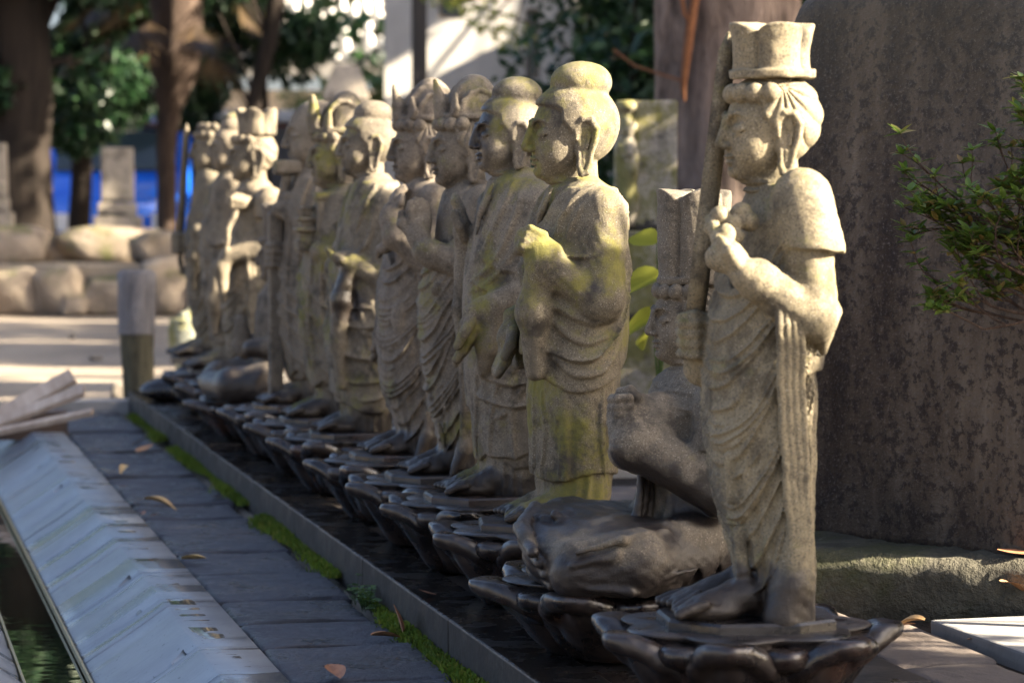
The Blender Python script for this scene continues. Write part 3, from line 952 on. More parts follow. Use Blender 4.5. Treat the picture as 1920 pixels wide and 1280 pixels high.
def fig6():
    f = Fig(6.60, .0038, lo=(-.20, -.19), hi=(.17, .19), top=.80); v, P = f.v, f.P
    pr = f.prof([(336, 765, 820, .05), (356, 752, 842, .09), (400, 745, 852, .105), (480, 735, 848, .10), (560, 722, 842, .10),
                 (640, 714, 838, .108), (740, 722, 836, .105), (790, 742, 832, .10), (830, 748, 832, .095), (862, 748, 834, .095)])
    zw = f.z(545)
    v.loft([p for p in pr if p[0] > zw - .06], 0, zr=(zw - .03, f.z(334)), k=.01)
    bosatsu_skirt(v, pr, f, [f.z(744), f.z(652), f.z(600)], th0=-.42, c=.060)
    v.ell(P(752, 595, -.085), (.022, .02, .045), .006)
    v.cone(P(818, 372, -.095), P(815, 490, -.125), .040, .036, .01)
    v.cone(P(812, 492, -.125), P(745, 440, -.09), .038, .034, .010)
    v.cone(P(745, 440, -.09), P(738, 400, -.07), .034, .026, .010)
    v.ell(P(732, 412, -.07), (.026, .03, .035), .010)
    flat_hand(v, P(748, 400, -.07), P(735, 350, -.05), (0, 1, 0), (1, 0, 0), 1.0, curl=.8)
    v.ell(P(724, 462, -.07), (.016, .016, .016), .006)
    v.chain([P(735, 455, -.07), P(716, 465, -.05), P(712, 478, -.04)], [.016, .012, .008], .006)
    v.cone(P(760, 380, .10), P(735, 540, .125), .040, .032, .01)
    v.cone(P(735, 540, .125), P(716, 620, .10), .030, .020, .008)
    flat_hand(v, P(714, 620, .10), P(709, 678, .095), (.2, 1, 0), (-1, 0, 0), 1.0, curl=.4)
    for i in range(3):
        v.chain([P(788 + 8 * i, 510, -.125), P(792 + 9 * i, 640, -.12), P(800 + 8 * i, 760, -.11), P(800 + 8 * i, 850, -.105)], .0075, .004)
    v.cone(P(800, 810, -.105), P(778, 862, -.11), .018, .008, .006)
    foot(v, P(776, 858, -.042), 1.1); foot(v, P(760, 852, .042), 1.1)
    o, H = f.headp(728, 338, 216)
    hv = f.headvol(o, H, 'crown', 0.0022)
    cr = Vol((o[0] - .12, -.10, o[2] + .85 * H), (o[0] + .12, .10, o[2] + 1.75 * H), .0032)
    leaf_crown(cr, f, o, H, o[2] + .93 * H, (739, 163), 153, 795, 0)
    return f, {'figure': v, 'head': hv, 'crown': cr}, {}


def fig7():
    f = Fig(7.22, .0040, lo=(-.20, -.20), hi=(.18, .20), top=.90); v, P = f.v, f.P
    pr = f.prof([(325, 672, 728, .05), (345, 660, 742, .092), (385, 648, 752, .115), (450, 638, 752, .120), (540, 628, 748, .124),
                 (650, 624, 746, .124), (750, 630, 742, .116), (830, 640, 740, .105)])
    buddha_robe(f, pr, (f.z(770), f.z(742)), th0=-1.5, c=.035, amp=.014)
    v.loft(pr, .006, hem=lambda th: f.z(752) - .0 * th + .15 * np.clip(-th - .55, 0, .5), top=lambda th: f.z(560) + 0 * th, zr=(f.z(762), f.z(540)),
           folds=[pleat(9, .006, f.z(750), f.z(560), -.9, .9, drift=1.5)], k=.004)
    f.lines(pr, [[(722, 348), (702, 400), (690, 450), (666, 480)], [(734, 362), (722, 420), (706, 470), (680, 500)], [(706, 345), (684, 390), (668, 430)]], .0075, .011, .003, sink=.0)
    f.lines(pr, [[(650, 515), (656, 580), (690, 622), (735, 600)], [(640, 525), (640, 620), (654, 700), (650, 748)], [(666, 515), (682, 600), (702, 690), (736, 750)], [(690, 540), (708, 600), (738, 640)], [(630, 560), (628, 650), (634, 740)]], .007, .012, .004, sink=.1)
    v.cone(P(730, 385, -.105), P(728, 520, -.13), .044, .040, .014)
    v.cone(P(725, 520, -.13), P(660, 492, -.11), .036, .026, .01)
    flat_hand(v, P(660, 490, -.105), P(614, 480, -.06), (.2, 1, .1), (0, 0, 1), 1.15, curl=.6)
    v.ell(P(640, 478, -.08), (.026, .024, .014), .005)
    v.chain([P(655, 500, -.115), P(640, 560, -.11), P(634, 640, -.10), P(640, 720, -.095)], [.020, .026, .020, .010], .014)
    v.cone(P(680, 385, .105), P(655, 520, .125), .042, .036, .012)
    v.cone(P(655, 520, .125), P(625, 500, .07), .034, .024, .01)
    v.chain([P(632, 510, .08), P(622, 580, .08)], [.02, .012], .01)
    foot(v, P(672, 818, -.042), 1.1); foot(v, P(665, 814, .042), 1.1)
    o, H = f.headp(632, 326, 218)
    hv = f.headvol(o, H, 'buddha', 0.0024, 1.0)
    return f, {'figure': v, 'head': hv}, {}


def fig8():
    f = Fig(7.70, .0042, lo=(-.20, -.19), hi=(.17, .19), top=.86); v, P = f.v, f.P
    pr = f.prof([(345, 618, 672, .05), (365, 600, 688, .092), (410, 592, 696, .115), (500, 576, 694, .118), (600, 570, 690, .118),
                 (700, 582, 686, .112), (800, 592, 684, .10)])
    buddha_robe(f, pr, (f.z(722), f.z(716)), th0=-1.5, c=.04, amp=.014)
    v.loft(pr, .010, hem=lambda th: f.z(726) + .05 * np.abs(th + .35), top=lambda th: f.z(470) + 0 * th, zr=(f.z(735), f.z(460)),
           folds=[pleat(11, .0075, f.z(720), f.z(470), -1.3, 1.2, drift=.8)], k=.004)
    v.cone(P(672, 385, -.10), P(665, 500, -.125), .042, .036, .012)
    v.cone(P(665, 500, -.125), P(600, 470, -.08), .034, .028, .01)
    v.cone(P(640, 385, .10), P(610, 490, .12), .040, .034, .01)
    v.cone(P(610, 490, .12), P(575, 460, .05), .032, .026, .01)
    foot(v, P(606, 786, -.042), 1.05); foot(v, P(600, 784, .042), 1.05)
    o, H = f.headp(576, 346, 240)
    hv = f.headvol(o, H, 'crown', 0.0025)
    cr = Vol((o[0] - .12, -.10, o[2] + .85 * H), (o[0] + .12, .10, o[2] + 1.75 * H), .0034)
    zc = o[2] + .93 * H
    cr.loft([(zc - .004, o[0] + .012, .074, .068), (zc + .009, o[0] + .012, .075, .069)], k=.002)
    zt = f.z(174)
    cr.ell((o[0] + .026, 0, zc + .004), (.060, .056, zt - zc), .004)
    for yy in (-.040, .040):
        cr.chain([(o[0] + .012 - .052 * math.cos(PI * t), yy, zc + .008 + (zt - zc) * .70 * math.sin(PI * t)) for t in np.linspace(0, 1, 8)], .0075, .003)
    cr.chain([(o[0] - .060, 0, zc), (o[0] - .066, 0, zc + .04), (f.x(588), 0, f.z(184))], [.022, .020, .010], .006)
    cr.chain([(o[0] - .03, -.045, zc), (o[0] - .03, -.05, zc + .05)], [.014, .006], .004)
    f.lines(pr, [[(585, 480), (580, 580), (588, 690)], [(605, 470), (602, 580), (618, 690)], [(625, 480), (630, 600), (650, 700)], [(650, 380), (640, 430), (628, 470)]], .0075, .018, .004, sink=.1)
    # little pagoda carried on the hands, and the casket behind it
    pg = Vol((f.x(545, -.05) - .01, -.10, f.z(490)), (f.x(650, -.05) + .03, .08, f.z(352)), .0034)
    q = lambda a, b, y=-.02: P(a, b, y)
    for (py0, py1, hw) in ((470, 448, .030), (448, 432, .024), (426, 412, .019), (404, 392, .014)):
        c = q(576, (py0 + py1) / 2); pg.box(c, (hw, hw, abs(py0 - py1) / 2 * f.m), .002, rd=.004)
    for (py, hw) in ((430, .036), (410, .028), (390, .020)):
        c = q(576, py); pg.box(c, (hw, hw, .006), .003, rd=.005)
    c = q(617, 400, -.03); pg.box(c, (.036, .042, .046), .003, rd=.006)
    c = q(617, 368, -.03); pg.box(c, (.040, .046, .010), .003, rd=.004)
    return f, {'figure': v, 'head': hv, 'crown': cr, 'pagoda': pg}, {}


def fig9():
    f = Fig(8.20, .0044, lo=(-.22, -.19), hi=(.18, .19), top=.92); v, P = f.v, f.P
    pr = f.prof([(312, 560, 612, .055), (335, 548, 626, .095), (380, 540, 634, .115), (470, 532, 632, .116), (580, 530, 628, .118),
                 (690, 538, 624, .112), (780, 548, 622, .10)])
    buddha_robe(f, pr, (f.z(700), f.z(706)), th0=-1.5, c=.03, amp=.014)
    v.loft(pr, .008, hem=lambda th: f.z(712) + .06 * np.abs(th + .25), top=lambda th: f.z(450) + 0 * th, zr=(f.z(720), f.z(440)),
           folds=[pleat(10, .007, f.z(710), f.z(450), -1.2, 1.1, drift=.8)], k=.004)
    v.cone(P(612, 370, -.10), P(605, 470, -.12), .042, .036, .012)
    v.cone(P(605, 470, -.12), P(540, 395, -.05), .034, .026, .01)
    v.ell(P(532, 392, -.03), (.034, .034, .030), .006)
    v.ell(P(540, 370, -.03), (.022, .022, .022), .006)
    v.cone(P(570, 380, .10), P(545, 490, .11), .040, .034, .01)
    v.cone(P(545, 490, .11), P(518, 480, .02), .032, .026, .01)
    fist(v, P(515, 478, -.01), None, L=.04, r=.011, gap=.019)
    foot(v, P(556, 762, -.042), 1.05); foot(v, P(548, 760, .042), 1.05)
    o, H = f.headp(532, 312, 196)
    hv = f.headvol(o, H, 'bald', 0.0026)
    f.lines(pr, [[(545, 420), (540, 540), (546, 680)], [(562, 420), (560, 560), (572, 690)], [(585, 430), (590, 560), (602, 690)], [(580, 335), (568, 370), (560, 410)], [(596, 345), (586, 380), (576, 420)]], .008, .016, .004, sink=.1)
    # thick staff with a bar-shaped head
    a = P(514, 760, -.01); b = P(520, 398, -.01)
    st = Vol((f.x(490) - .02, -.08, -.004), (f.x(580) + .02, .06, f.z(290)), .0036)
    st.box(((a[0] + b[0]) / 2, -.01, (a[2] + b[2]) / 2), (.021, .020, (b[2] - a[2]) / 2), .003, rd=.006)
    c = P(538, 350, -.02); st.cone(P(530, 398, -.01), P(540, 325, -.02), .020, .014, .004)
    c = P(541, 314, -.02); st.box(c, (.044, .026, .022), .004, rd=.012)
    return f, {'figure': v, 'head': hv, 'staff': st}, {}


def fig10():
    f = Fig(8.75, .0055, z0=.225, lo=(-.24, -.26), hi=(.21, .26), top=.66); v, P = f.v, f.P
    v.ell((-.03, 0, .045), (.165, .22, .048), .02)
    v.chain([(.06, -.09, .06), (-.06, -.20, .058), (-.15, -.16, .05), (-.19, -.03, .045)], [.06, .062, .055, .045], .02)
    v.chain([(.06, .09, .06), (-.06, .20, .058), (-.15, .16, .05), (-.19, .03, .05)], [.06, .062, .055, .045], .02)
    for i in range(3): v.chain([(-.19 + .01 * i, .08, .075 - .016 * i), (-.212 + .01 * i, 0, .06 - .016 * i), (-.18 + .012 * i, -.09, .05 - .012 * i)], [.010, .012, .008], .006)
    v.loft([(.02, .02, .10, .12), (.12, .02, .085, .11), (.25, .02, .08, .115), (.32, .02, .07, .105), (.36, .02, .045, .05)], k=.012)
    v.chain([(.03, -.11, .31), (.04, -.14, .17), (-.08, -.08, .16)], [.044, .040, .030], .01)
    v.chain([(.03, .11, .31), (.04, .14, .17), (-.10, .05, .16)], [.044, .040, .030], .01)
    v.cone((-.09, .03, .15), (-.10, .03, .24), .03, .02, .01)
    head(v, (.02, 0, .37), .145, 'crown')
    cr = Vol((-.09, -.09, .49), (.13, .09, .64), .004)
    lobed_crown(cr, (.026, 0, .507), .060, .10, n=5, flare=.08, groove=.12, arch=.15, ph=.4)
    return f, {'figure': v, 'crown': cr}, {}


def fig11():
    f = Fig(9.30, .0048, lo=(-.20, -.19), hi=(.17, .19), top=.92); v, P = f.v, f.P
    pr = f.prof([(338, 452, 502, .05), (356, 444, 518, .095), (400, 438, 524, .108), (470, 432, 520, .104), (560, 424, 514, .108),
                 (640, 428, 510, .105), (700, 440, 508, .10), (730, 442, 508, .10)])
    zw = f.z(500)
    v.loft([p for p in pr if p[0] > zw - .06], 0, zr=(zw - .03, f.z(336)), k=.01)
    bosatsu_skirt(v, pr, f, [f.z(672), f.z(620), f.z(560)], th0=-.2, c=.075)
    v.cone(P(505, 375, -.10), P(508, 460, -.125), .044, .040, .012)
    v.cone(P(506, 380, -.105), P(508, 412, -.118), .052, .056, .004, clip=lambda x, y, z: f.z(408) - z)
    v.cone(P(506, 462, -.125), P(430, 478, -.10), .038, .030, .01)
    v.chain([P(430, 480, -.10), P(416, 500, -.10), P(420, 560, -.10)], [.028, .026, .010], .01)
    v.cone(P(470, 370, .10), P(455, 470, .12), .040, .036, .01)
    v.cone(P(455, 470, .12), P(446, 385, -.05), .034, .022, .01)
    v.ell(P(452, 380, -.09), (.040, .032, .026), .008)
    for i in range(4): v.chain([P(444 + 8 * i, 366 + 2 * i, -.108), P(436 + 8 * i, 374 + 2 * i, -.118), P(436 + 8 * i, 386, -.114)], .0095, .004)
    v.chain([P(446, 388, -.10), P(430, 430, -.12), P(424, 470, -.12)], [.012, .009, .007], .005)
    for i in range(4):
        v.chain([P(466 + 9 * i, 470, -.128), P(468 + 9 * i, 560, -.12), P(474 + 8 * i, 690, -.11)], .0085, .005)
    foot(v, P(452, 712, -.042), 1.05); foot(v, P(446, 710, .042), 1.05)
    o, H = f.headp(427, 337, 248)
    hv = f.headvol(o, H, 'crown', 0.003)
    cr = Vol((o[0] - .11, -.10, o[2] + .85 * H), (o[0] + .13, .10, o[2] + 1.6 * H), .004)
    zc = o[2] + .93 * H
    lobed_crown(cr, (o[0] + .016, 0, zc), .064, f.z(203) - zc, n=5, flare=.10, groove=.10, arch=.25, ph=.5)
    return f, {'figure': v, 'head': hv, 'crown': cr}, {}


def fig12():
    f = Fig(9.85, .0050, lo=(-.20, -.19), hi=(.17, .19), top=.92); v, P = f.v, f.P
    pr = f.prof([(318, 415, 462, .05), (335, 404, 474, .095), (380, 394, 482, .112), (460, 386, 482, .116), (560, 388, 478, .116), (650, 396, 474, .108), (720, 400, 472, .10)])
    buddha_robe(f, pr, (f.z(590), f.z(640)), th0=-1.1, c=.05, amp=.015)
    v.cone(P(462, 365, -.10), P(460, 460, -.125), .042, .038, .012)
    v.cone(P(460, 460, -.125), P(410, 500, -.10), .036, .026, .01)
    v.chain([P(410, 500, -.10), P(400, 560, -.10), P(402, 620, -.09)], [.026, .026, .012], .012)
    v.cone(P(430, 365, .10), P(410, 470, .12), .040, .034, .01)
    v.cone(P(410, 470, .12), P(388, 500, .05), .032, .024, .01)
    flat_hand(v, P(394, 500, .05), P(380, 560, .05), (0, 1, 0), (-1, 0, 0), 1.1)
    foot(v, P(412, 694, -.042), 1.15); foot(v, P(404, 692, .042), 1.15)
    o, H = f.headp(391, 320, 242)
    hv = f.headvol(o, H, 'buddha', 0.0031, 1.0)
    return f, {'figure': v, 'head': hv}, {}


def fig13():
    f = Fig(10.40, .0050, z0=.262, lo=(-.24, -.20), hi=(.18, .20), top=.94); v, P = f.v, f.P
    pr = f.prof([(318, 374, 414, .055), (335, 366, 426, .10), (380, 360, 432, .115), (460, 356, 432, .11), (540, 358, 428, .11), (620, 366, 424, .105), (690, 372, 422, .10)])
    v.loft([p for p in pr if p[0] > f.z(500)], 0, zr=(f.z(500), f.z(316)), k=.01)
    bosatsu_skirt(v, pr, f, [f.z(620), f.z(560), f.z(520)], th0=-.3, c=.07)
    v.chain([P(404, 335, -.05), P(388, 400, -.10), P(372, 460, -.09)], [.012, .016, .012], .008)
    v.cone(P(414, 360, -.11), P(412, 450, -.13), .044, .040, .012)
    v.cone(P(412, 450, -.13), P(372, 430, -.11), .038, .028, .01)
    v.chain([P(372, 432, -.11), P(366, 480, -.11), P(362, 540, -.10)], [.02, .02, .01], .01)
    v.cone(P(385, 360, .11), P(362, 450, .13), .042, .036, .01)
    v.cone(P(362, 450, .13), P(342, 462, .06), .034, .026, .01)
    fist(v, P(337, 456, .05), None, r=.011, gap=.019)
    v.cone(P(338, 480, .05), P(342, 512, .05), .010, .010, .003)
    foot(v, P(392, 680, -.045), 1.3); foot(v, P(380, 678, .05), 1.3)
    o, H = f.headp(357, 322, 240)
    hv = f.headvol(o, H, 'crown', 0.0033)
    for i in range(8):                                                  # knotted curls and side plait
        a = R(-110 + 30 * i); hv.ell((o[0] + .01 - .055 * math.cos(a), .055 * math.sin(a), o[2] + 1.0 * H), (.018, .018, .018), .004)
    fl = Vol((o[0] - .04, -.12, f.z(420)), (o[0] + .12, .12, f.z(208)), .0050)
    fl.box((o[0] + .055, 0, f.z(300)), (.018, .085, (f.z(215) - f.z(385)) / 2), .006, rd=.012)
    for i in range(7):
        yy = -.075 + .025 * i; fl.cone((o[0] + .055, yy, f.z(235)), (o[0] + .065, yy + .008, f.z(214)), .014, .006, .004)
    return f, {'figure': v, 'head': hv, 'flame_halo': fl}, {'sword': blade(P(338, 445, .05), P(352, 232, .05), .026, .012)}


FIGS = [fig1, fig2, fig3, fig4, fig5, fig6, fig7, fig8, fig9, fig10, fig11, fig12, fig13]


def carve(fn):
    f, vols, raw = fn()
    out = {k: v.mesh(k) for k, v in vols.items()}
    for k, v in vols.items(): v.f = None
    out.update(raw)
    return f, out


# ------------------------------------------------------------------ the setting
rnd = random.Random(7)
nrs = np.random.default_rng(11)

# yard: one sheet to the horizon
g = Mat('yard_earth', .95, .2).world()
a = g.noise(.9, 6, .6); b = g.noise(28, 5, .7); c = g.noise(150, 3, .7)
cc = g.ramp(a, [(.3, (.16, .13, .10)), (.55, (.25, .21, .165)), (.75, (.31, .27, .21))])
cc = g.mix(g.step(b, .52, .68, 0, .5), cc, (.13, .105, .08))
cc = g.mix(g.step(c, .60, .72, 0, .5), cc, (.42, .38, .32))
g.color(cc).bump(g.math('ADD', b, g.math('MULTIPLY', c, .5)), .7, .012)
M_YARD = g.m
n = 60
gx = np.concatenate([np.linspace(-900, -30, 12), np.concatenate([np.linspace(-24, -4.2, 16), [-4.0, -3.9], np.linspace(-3, .8, 8), [.95, 1.05], np.linspace(1.6, 40, 40)]), np.linspace(48, 900, 12)])
gy = np.concatenate([np.linspace(-300, -8, 8), np.concatenate([np.linspace(-6, 10, 20), [10.55, 10.65], np.linspace(11.2, 60, 50)]), np.linspace(70, 1400, 14)])
GX, GY = np.meshgrid(gx, gy, indexing='ij')
GZ = -.006 + .006 * np.sin(GX * .9 + 1) * np.cos(GY * .7)
GZ = np.minimum(GZ, -.002)
GZ = np.where((GX < 1.0) & (GX > -4) & (GY < 10.6), -.15, GZ)      # sunk bed of the channel side
V = np.stack([GX, GY, GZ], -1).reshape(-1, 3)
ny = len(gy)
F = [(i * ny + j, (i + 1) * ny + j, (i + 1) * ny + j + 1, i * ny + j + 1) for i in range(len(gx) - 1) for j in range(ny - 1)]
tag(link('ground', mesh_np('ground', V, F), M_YARD), 'bare sandy temple yard with sun streaks', kind='structure')

# platform of wet slabs behind a dark kerb that carries the row
M_KERB = Mat('dark_kerb', .65, .25)
k_ = M_KERB
a = k_.noise(10, 5, .65); st = k_.noise(30, 4, .6, k_.map(scale=(1, 1, .12)))
cc = k_.ramp(a, [(.3, (.010, .008, .007)), (.7, (.028, .022, .018))])
cc = k_.mix(k_.step(st, .58, .75, 0, .5), cc, (.065, .052, .042))
kz = k_.math('ADD', k_.sep()[2], k_.math('MULTIPLY', k_.noise(45, 4, .6), .012))
knz = k_.normal()[2]
edge = k_.math('MULTIPLY', k_.step(knz, .10, .30), k_.step(knz, .86, .97, 1, 0))
cc = k_.mix(k_.math('MULTIPLY', edge, k_.step(k_.noise(40, 4, .6), .35, .6, .15, .7)), cc, (.16, .135, .115))
ktop = k_.step(knz, .90, .98)
cc = k_.mix(ktop, cc, (.010, .0085, .0075))
k_.color(cc).rough(k_.math('SUBTRACT', k_.step(a, .35, .65, .5, .8), k_.math('MULTIPLY', ktop, .42))).bump(k_.noise(60, 4, .6), .35, .004)
M_KERB = k_.m


def water_stone(name):
    m = Mat(name, .1, .5).world()
    a = m.noise(5.5, 4, .6, m.map(scale=(1, .8, 1)))
    b = m.noise(60, 4, .65)
    c = m.ramp(m.noise(18, 5, .6), [(.3, (.012, .010, .009)), (.7, (.045, .036, .03))])
    m.color(m.mix(m.step(b, .62, .75, 0, .35), c, (.11, .09, .07)))
    pud = m.step(a, .44, .54)
    m.rough(m.step(a, .44, .54, .42, .035))
    hgt = m.math('MULTIPLY', b, m.step(a, .42, .52, 1, .03))
    m.bump(hgt, .35, .004)
    return m.m


M_WSLAB = water_stone('wet_platform_slab')
plat = empty('stone_platform', (1.35, 7, 0))
tag(plat, 'long low dark stone platform, wet on top, under the row of figures', 'platform')
X0, X1, PY0, PY1, PZ = 1.065, 1.70, 2.3, 10.95, .095
y = PY0
i = 0
while y < PY1 - .05:
    L = min(.92 + rnd.uniform(-.05, .05), PY1 - y)
    me = box_mesh('kerb_stone', (.115, L - .004, PZ + rnd.uniform(-.0015, .002)), .004, .0008, rnd)
    link('kerb_stone', me, M_KERB, plat, (X0 + .0575 - 1.35, y + L / 2 - 7, 0))
    y += L
y = PY0
while y < PY1 - .05:
    L = min(.46 + rnd.uniform(-.04, .06), PY1 - y)
    me = box_mesh('platform_slab', (X1 - X0 - .119, L - .005, PZ - .006 + rnd.uniform(-.002, .001)), .003, .0008, rnd)
    link('platform_slab', me, M_WSLAB, plat, ((X0 + .117 + X1) / 2 - 1.35, y + L / 2 - 7, 0))
    y += L

# path of slate flags between platform and water channel
M_SLATE = Mat('wet_slate', .5, .42)
m = M_SLATE
oi = m.n('ShaderNodeObjectInfo')
ad = m.n('ShaderNodeVectorMath', operation='ADD'); m.l(m.co, ad.inputs[0])
ml = m.n('ShaderNodeMath', operation='MULTIPLY'); m.l(oi.outputs['Random'], ml.inputs[0]); ml.inputs[1].default_value = 23
m.l(ml.outputs[0], ad.inputs[1]); m.co = ad.outputs[0]
a = m.noise(9, 6, .65); b = m.noise(70, 5, .7); c = m.noise(3, 3, .5)
cc = m.ramp(a, [(.3, (.019, .019, .025)), (.55, (.040, .040, .050)), (.75, (.082, .079, .086))])
cc = m.mix(m.step(c, .5, .7, 0, .5), cc, (.030, .024, .019))
cc = m.mix(m.step(b, .60, .72, 0, .25), cc, (.08, .075, .075))
m.color(cc).rough(m.step(a, .34, .62, .20, .72)).bump(m.math('ADD', b, m.math('MULTIPLY', a, 2.5)), .9, .009)
M_SLATE = m.m
path = empty('slate_path', (.9, 7, 0))
tag(path, 'narrow path of damp dark slate flags', kind='structure')


def flag_mesh(w, l, h, seed):
    r = random.Random(seed)
    nx, ny_ = 9, 9
    gp = [0, .025, .12, .26, .40, .60, .74, .88, .975, 1]
    bm = bmesh.new()
    top = [[None] * (ny_ + 1) for _ in range(nx + 1)]
    ph = r.uniform(0, 6); ph2 = r.uniform(0, 6)
    for i in range(nx + 1):
        for j in range(ny_ + 1):
            x = (gp[i] - .5) * w; y = (gp[j] - .5) * l
            if j in (0, ny_): y += (r.uniform(-.006, .006) + .006 * math.sin(i * 1.1 + ph)) - (.002 if j else -.002)
            if i in (0, nx): x += r.uniform(-.005, .004)
            edge = (i in (0, nx)) or (j in (0, ny_))
            z = h - (.005 + r.uniform(0, .003) if edge else 0) + .0022 * math.sin(i * .9 + ph2) * math.cos(j * .8 + ph) + r.uniform(-.001, .001)
            top[i][j] = bm.verts.new((x, y, z))
    for i in range(nx):
        for j in range(ny_): bm.faces.new((top[i][j], top[i + 1][j], top[i + 1][j + 1], top[i][j + 1]))
    ring = [top[i][0] for i in range(nx + 1)] + [top[nx][j] for j in range(1, ny_ + 1)] + \
           [top[i][ny_] for i in range(nx - 1, -1, -1)] + [top[0][j] for j in range(ny_ - 1, 0, -1)]
    low = [bm.verts.new((v.co.x, v.co.y, 0)) for v in ring]
    for i in range(len(ring)): bm.faces.new((ring[i], ring[(i + 1) % len(ring)], low[(i + 1) % len(ring)], low[i]))
    return mesh_bm('flag', bm, True)


y = 3.0; i = 0
while y < 10.9:
    L = rnd.choice([.36, .40, .43, .31, .38, .42])
    L = min(L, 10.93 - y)
    wd = .275 + rnd.uniform(-.012, .012)
    me = flag_mesh(wd, L - .012, .022, i)
    link('flagstone', me, M_SLATE, path, (.752 + wd / 2 - .9, y + L / 2 - 7, rnd.uniform(-.006, .002)), (rnd.uniform(-.008, .008), rnd.uniform(-.008, .008), rnd.uniform(-.012, .012)))
    y += L; i += 1

# water channel on the left: coping stones with a flat top and a fluted slope, dark water, far coping
M_COPE = Mat('pale_coping', .3, .5).world()
m = M_COPE
a = m.noise(7, 5, .6); b = m.noise(90, 4, .6); wv = m.noise(6.5, 4, .6, m.map(scale=(.5, 2.2, 1), loc=(3, 0, 0)))
cc = m.ramp(a, [(.3, (.14, .152, .170)), (.7, (.215, .232, .252))])
wet = m.step(wv, .545, .575)
spx = m.noise(40, 3, .6, m.map(scale=(.35, 1.6, 1)))
wet = m.math('MAXIMUM', wet, m.step(spx, .64, .67, 0, .85))
spk = m.noise(75, 3, .6, m.map(scale=(1, 1, 1), loc=(5, 5, 5)))
cc = m.mix(m.step(spk, .665, .69, 0, .9), cc, (.012, .010, .009))
nzz = m.math('MULTIPLY', wet, m.step(m.normal()[2], .97, .99))
bnd = m.noise(1, 3, .6, m.map(scale=(.4, 5.5, .4), loc=(9, 3, 1)))
stk = m.noise(1, 4, .7, m.map(scale=(5, 60, 5)))
cc = m.mix(m.step(bnd, .50, .60, 0, .62), cc, (.045, .050, .052))
cc = m.mix(m.step(stk, .56, .68, 0, .4), cc, (.07, .075, .08))
m.color(m.mix(m.math('MULTIPLY', nzz, .88), cc, (.050, .050, .034)))
m.rough(m.math('MINIMUM', m.step(nzz, 0, 1, .42, .09), m.step(bnd, .50, .60, .42, .22))); m.bump(m.math('MULTIPLY', b, m.step(nzz, 0, 1, 1, .05)), .18, .003)
M_COPE = m.m
M_BRASS = Mat('gilt_edge', .35, .6).color((.42, .31, .13)).m
M_BRASS.node_tree.nodes['Principled BSDF'].inputs['Metallic'].default_value = .8
M_CHW = Mat('channel_water', .03, .5)
M_CHW.color((.008, .010, .007)).bump(M_CHW.noise(9, 2, .5), .06, .01)
M_CHW = M_CHW.m
chan = empty('water_channel', (.5, 7, 0))
tag(chan, 'shallow water channel with pale fluted coping stones beside the slate path', 'channel')


def coping_mesh(L, mirror, seed):
    """section: outer foot, flat top strip, slope with shallow flutes, lip"""
    r = random.Random(seed)
    sec = [(.742, -.05), (.744, .022), (.741, .0275), (.633, .0300), (.628, .027), (.585, -.0035), (.54, -.033), (.500, -.058), (.463, -.082), (.460, -.10), (.60, -.12)]
    rows = [(0.0, .004), (.004, 0)]
    yy = .10 + r.uniform(0, .12)
    while yy < L - .12:
        fw = r.uniform(.03, .06); dd = r.uniform(.010, .016)
        for q in np.linspace(rows[-1][0] + .02, yy - .006, 4): rows.append((float(q), r.uniform(-.0006, .0006)))
        rows += [(yy, -.002), (yy + .005, dd), (yy + fw * .6, dd * 1.1), (yy + fw, dd * .8), (yy + fw + .02, dd * .35), (yy + fw + .12, .001)]
        yy += fw + r.uniform(.26, .46)
    for q in np.linspace(rows[-1][0] + .02, L - .006, 4): rows.append((float(q), r.uniform(-.0006, .0006)))
    rows += [(L - .004, 0), (L, .004)]
    ny_ = len(rows) - 1
    V, F = [], []
    ns = len(sec)
    for (y, dep) in rows:
        for q, (x, z) in enumerate(sec):
            fl = dep * (1 if 4 <= q <= 7 else (.45 if q in (3, 8) else (.3 if dep <= .004 and q == 2 else 0)))
            V.append(((.92 - x - fl * .5 - .13) if mirror else x + fl * .5, y - L / 2, z - fl * .85))
    for j in range(ny_):
        for q in range(ns - 1):
            f = (j * ns + q, (j + 1) * ns + q, (j + 1) * ns + q + 1, j * ns + q + 1)
            F.append(f[::-1] if mirror else f)
    me = mesh_np('coping_stone', V, F, False)
    bm = bmesh.new(); bm.from_mesh(me)
    bmesh.ops.holes_fill(bm, edges=[e for e in bm.edges if e.is_boundary])
    bmesh.ops.recalc_face_normals(bm, faces=bm.faces); bm.to_mesh(me); bm.free()
    return me


y = 2.6; i = 0
while y < 10.4:
    L = min(1.02 + rnd.uniform(-.06, .06), 10.45 - y)
    for mir in (0, 1):
        link('coping_stone', coping_mesh(L - .004, mir, 40 + i + 100 * mir), M_COPE, chan, (-.5, y + L / 2 - 7, 0))
    bm = bmesh.new(); bm_box(bm, (.4585, 0, -.083), (.005, L - .004, .012)); bm_box(bm, (.3315, 0, -.083), (.005, L - .004, .012))
    link('gilt_edge', mesh_bm('gilt_edge', bm), M_BRASS, chan, (-.5, y + L / 2 - 7, 0))
    y += L; i += 1
wme = mesh_np('water', [(.33, 2.6, -.094), (.46, 2.6, -.094), (.46, 10.45, -.094), (.33, 10.45, -.094)], [(0, 1, 2, 3)], False)
link('water', wme, M_CHW, chan, (-.5, -7, 0))
# the yard sheet dips under the channel: lift the channel on its own bed instead
bed = box_mesh('bed', (.42, 7.9, .012)); link('bed', bed, M_CHW, chan, (.395 - .5, 6.55 - 7, -.13))
chan.location = (.5, 7, .0)

